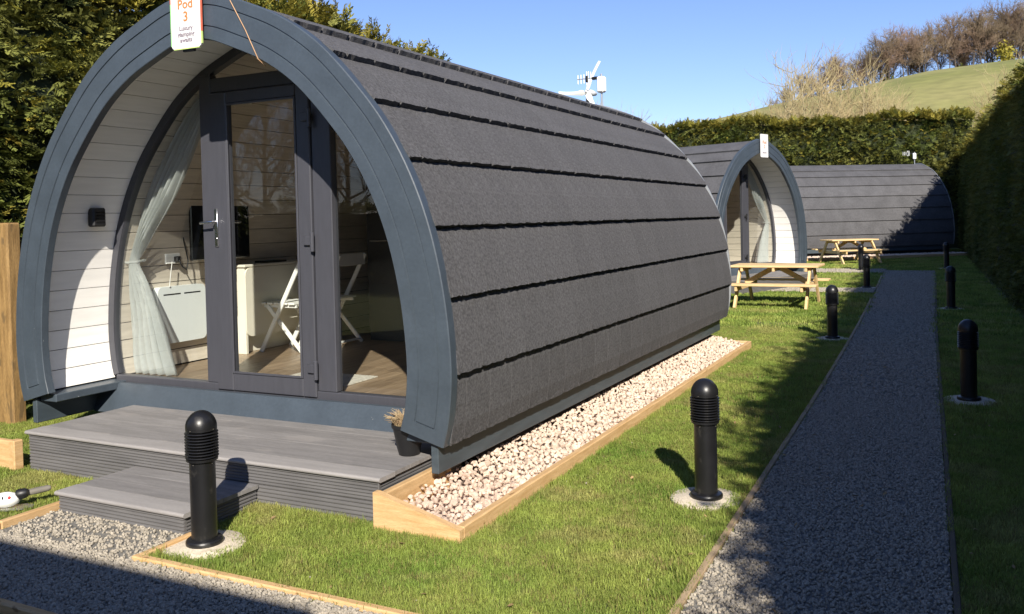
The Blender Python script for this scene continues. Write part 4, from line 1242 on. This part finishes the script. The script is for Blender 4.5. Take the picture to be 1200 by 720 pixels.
# ------------------------------------------------------------------ behind the camera: what shades the front and stands in the reflections
fn = thing('added_shed', 'added flat roofed timber boarded shed behind the viewer shading the forecourt gravel', 'shed', (0, 0, 0))  # shed added out of view to throw the forecourt shadow
for i in range(50):
    x = -6.5+.132*i
    part('wall_board', MB().box(x, x+.129, -1.56, -1.535, .05, 3.20, .003), timber, fn)
part('wall', MB().box(-6.48, .08, -3.6, -1.561, .0, 3.20, .004), timber_old, fn)
part('roof', MB().box(-6.56, .16, -3.7, -1.50, 3.201, 3.32, .006), felt, fn)
hedge('low conifer hedge added behind the viewer to darken the glass reflections', (-8.0, -9.5), (-1, 0), 22.0, 2.3, (0, 1), 1.2, 34, True, .1, .0, .2, 6)  # hedge added out of view as a dark backdrop in the panes
NEAR = tree_pair((70, 9.0, .22, 1.1, 26, 12, 8, .14, .011), barkd, twigd)
for x, y, sc in ((-22.0, -14, 1.0), (-18.9, -14.8, 1.05), (-25.2, -13.8, 1.0), (-15.5, -14.5, 1.0)):
    place_tree('bare_tree', NEAR, 'bare tree standing behind the viewer', 'tree', (x, y, 0), x, sc, 'bare trees behind the viewer')

# ------------------------------------------------------------------ pebbles
def pebble(seed):
    mb = stone_mesh(200+seed, 6, 4); return mb.mesh('pebble', pebm, 40)
PEB = source('pebble', [pebble(k) for k in range(8)])
def pebbles(name, label, region, n, smin, smax, seed):
    g = np.random.default_rng(seed); P_ = []
    while len(P_) < n:
        p = region(g)
        if p is not None: P_.append((p[0], p[1], GZ(*p)+.014+g.uniform(0, .006)))
    n = len(P_)
    o = scatter(name, PEB, P_, g.uniform(-1, 1, (n, 3))*np.array([.5, .5, 3.1]), np.repeat(g.uniform(smin, smax, (n, 1)), 3, 1))
    tag(o, label, 'gravel')
def reg_path(y0, y1, pw=1.0):
    def f(g):
        y = y0+(y1-y0)*g.random()**pw; return (g.uniform(path_l(y)+.0, path_r(y)-.0), y)
    return f
pebbles('path_gravel', 'loose dark grey gravel covering the long path', reg_path(2.6, 8.5), 30000, .0075, .015, 1)
pebbles('path_gravel', 'grey gravel on the far stretch of the long path', reg_path(8.5, 25.2), 26000, .012, .022, 2)
pebbles('forecourt_gravel', 'grey gravel of the forecourt in front of the step', lambda g: (lambda x, y: (x, y) if (y < 3.03 or -4.785 < x < -3.735) and not (y < 3.09 and y > 3.03 and x > -3.7) else None)(g.uniform(-6.0, -1.1), g.uniform(2.45, 3.47) if g.random() < .5 else g.uniform(2.45, 3.03)), 22000, .008, .0165, 3)
pebbles('spur_gravel', 'pale gravel on the two side spurs by the picnic tables', lambda g: (g.uniform(-4.2, -1.5), g.uniform(18.76, 19.74)) if g.random() < .5 else (g.uniform(-6, -1.7), g.uniform(24.35, 25.85)), 9000, .014, .026, 4)

# ------------------------------------------------------------------ lawn
def tuft(seed, n, rad, hmin, hmax, wd, m):
    g = random.Random(seed); V = []; F = []
    for i in range(n):
        a = g.uniform(0, 6.283); r_ = rad*math.sqrt(g.random()); x, y = r_*math.cos(a), r_*math.sin(a)
        h = g.uniform(hmin, hmax); b_ = g.uniform(0, 6.283); ln = g.uniform(.15, .9)*h; w_ = wd*g.uniform(.7, 1.2)
        cx, cy = math.cos(b_), math.sin(b_); px_, py_ = -cy*w_, cx*w_
        k_ = len(V)
        V += [(x-px_, y-py_, -.004), (x+px_, y+py_, -.004), (x+px_*.8+cx*ln*.35, y+py_*.8+cy*ln*.35, h*.6), (x-px_*.8+cx*ln*.35, y-py_*.8+cy*ln*.35, h*.6), (x+cx*ln, y+cy*ln, h)]
        F += [(k_, k_+1, k_+2, k_+3), (k_+3, k_+2, k_+4)]
    me = bpy.data.meshes.new('tuft'); me.from_pydata(V, [], F); me.materials.append(m); me.update()
    return me
TUF = source('grass_tuft', [tuft(k, 34, .055, .011, .030, .0014, grassm) for k in range(5)]+[tuft(9, 26, .05, .010, .032, .0016, drygrass)])
TUFF = source('grass_tuft_far', [tuft(20+k, 40, .12, .018, .050, .0042, grassm) for k in range(5)])
BOLL = [(-3.556, 3.36), (-1.335, 5.111), (-1.466, 12.17), (-1.70, 19.95), (-2.30, 25.35), (.084, 8.6), (-.086, 16.15), (-.235, 26.3)]
M2i, M3i = M2.inverted(), M3.inverted()
def lawn_ok(x, y):
    if x > HX(y)-.05 or x < -7.9: return False
    if path_l(y)-.05 < x < path_r(y)+.05 and y < 25.3: return False
    if y < 3.07 and x > -9 and y > 2.40: return False
    if y < 2.40: return False
    if -4.84 < x < -3.69 and y < 3.5: return False
    if SX0-.03 < x < SX1+.03 and SY0-.03 < y < 4: return False
    if DX0-.03 < x < DX1+.03 and DY0-.03 < y < 5.0: return False
    if -2.85 < x < -2.28 and 3.85 < y < 11.12: return False
    if -6.2 < x < -2.7 and 4.95 < y < 11.3: return False
    if -4.4 < x < -1.4 and 18.7 < y < 19.8: return False
    if -6.6 < x < -1.6 and 24.25 < y < 25.95: return False
    for a, b_ in BOLL:
        if (x-a)**2+(y-b_)**2 < (.185+.02*math.sin(5*math.atan2(y-b_, x-a)+a*7))**2: return False
    for Mi in (M2i, M3i):
        q = Mi @ Vector((x, y, 0))
        if abs(q.x) < 2.2 and -.2 < q.y < 7: return False
    return True
def lawn(name, label, coll, y0, y1, x0, x1, n, smin, smax, seed):
    g = np.random.default_rng(seed); XY = np.stack([g.uniform(x0, x1, n), g.uniform(y0, y1, n)], 1)
    P_ = [(x, y, GZ(x, y)-.004) for x, y in XY if lawn_ok(x, y)]
    n = len(P_)
    o = scatter(name, coll, P_, np.stack([g.uniform(-.15, .15, n), g.uniform(-.15, .15, n), g.uniform(0, 6.28, n)], 1), np.repeat(g.uniform(smin, smax, (n, 1)), 3, 1)*np.array([1, 1, 1.0]))
    tag(o, label, 'grass')
lawn('lawn_grass', 'short sunlit grass of the lawn nearest the camera', TUF, 2.4, 7.2, -8, 1.3, 62000, .8, 1.3, 1)
lawn('lawn_grass', 'grass of the lawn beside the far half of the near pod', TUF, 7.2, 13, -3.2, 1.2, 14000, 1.0, 1.6, 2)
lawn('lawn_grass', 'far lawn grass around the picnic tables', TUFF, 13, 37, -9, 1.0, 26000, .8, 1.3, 3)
# longer unmown fringe along boards and deck
g = np.random.default_rng(11); P_ = []
for k in range(2600):
    q = g.random()
    if q < .12: x, y = g.uniform(DX1-.9, DX1), DY0-.03-abs(g.normal(0, .04))
    elif q < .22: x, y = g.uniform(-2.85, -2.28), 3.86-abs(g.normal(0, .04))
    elif q < .42: x, y = -2.28+abs(g.normal(0, .03)), g.uniform(3.8, 10.8)
    elif q < .72: y = 3.1+9*g.random()**1.5; x = path_l(y)-.045-abs(g.normal(0, .03))
    elif q < .90: x, y = g.uniform(-3.68, -1.1), 3.085+abs(g.normal(0, .022))
    else: y = 5+7*g.random(); x = path_r(y)+.045+abs(g.normal(0, .03))
    P_.append((x, y, GZ(x, y)))
nf = len(P_)
tag(scatter('grass_fringe', TUF, P_, np.stack([g.uniform(-.2, .2, nf), g.uniform(-.2, .2, nf), g.uniform(0, 6.28, nf)], 1), np.stack([g.uniform(.9, 1.3, nf)]*2+[g.uniform(1.0, 2.0, nf)], 1)), 'longer ragged grass fringe along deck, stone border and edgings', 'grass')

# stray pebbles kicked onto the turf and a few dry leaves
g = np.random.default_rng(21); P_ = []
while len(P_) < 90:
    q = g.random()
    if q < .5: y = g.uniform(3.2, 10); x = path_l(y)-.06-abs(g.normal(0, .10))
    elif q < .8: x = g.uniform(-3.6, -1.2); y = 3.10+abs(g.normal(0, .07))
    else: x = -2.26+abs(g.normal(0, .08)); y = g.uniform(3.9, 9)
    P_.append((x, y, .008))
tag(scatter('stray_pebbles', PEB, P_, g.uniform(-3, 3, (90, 3)), np.repeat(g.uniform(.006, .012, (90, 1)), 3, 1)), 'few stray pebbles lying in the grass along the edgings', 'gravel')
lf = MB(); lf.add([(-1, 0, 0), (-.4, -.5, .12), (.5, -.45, .1), (1.2, 0, .05), (.5, .45, .16), (-.4, .5, .08), (0, 0, -.05)], [(0, 1, 6), (1, 2, 6), (2, 3, 6), (3, 4, 6), (4, 5, 6), (5, 0, 6)])
LEAF = source('dry_leaf', [lf.mesh('leaf', mat('dry_leaf', (.30, .20, .09), .8, .2, 3, objvar=.4))])
P_ = []
while len(P_) < 130:
    x, y = g.uniform(-4.6, .8), g.uniform(3.1, 11)
    if lawn_ok(x, y) or (path_l(y) < x < path_r(y)) or g.random() < .02: P_.append((x, y, .024))
tag(scatter('fallen_leaves', LEAF, P_, g.uniform(-.5, .5, (130, 3))*np.array([1, 1, 6]), np.repeat(g.uniform(.010, .020, (130, 1)), 3, 1)), 'few small dry leaves scattered on lawn and path', 'leaves')
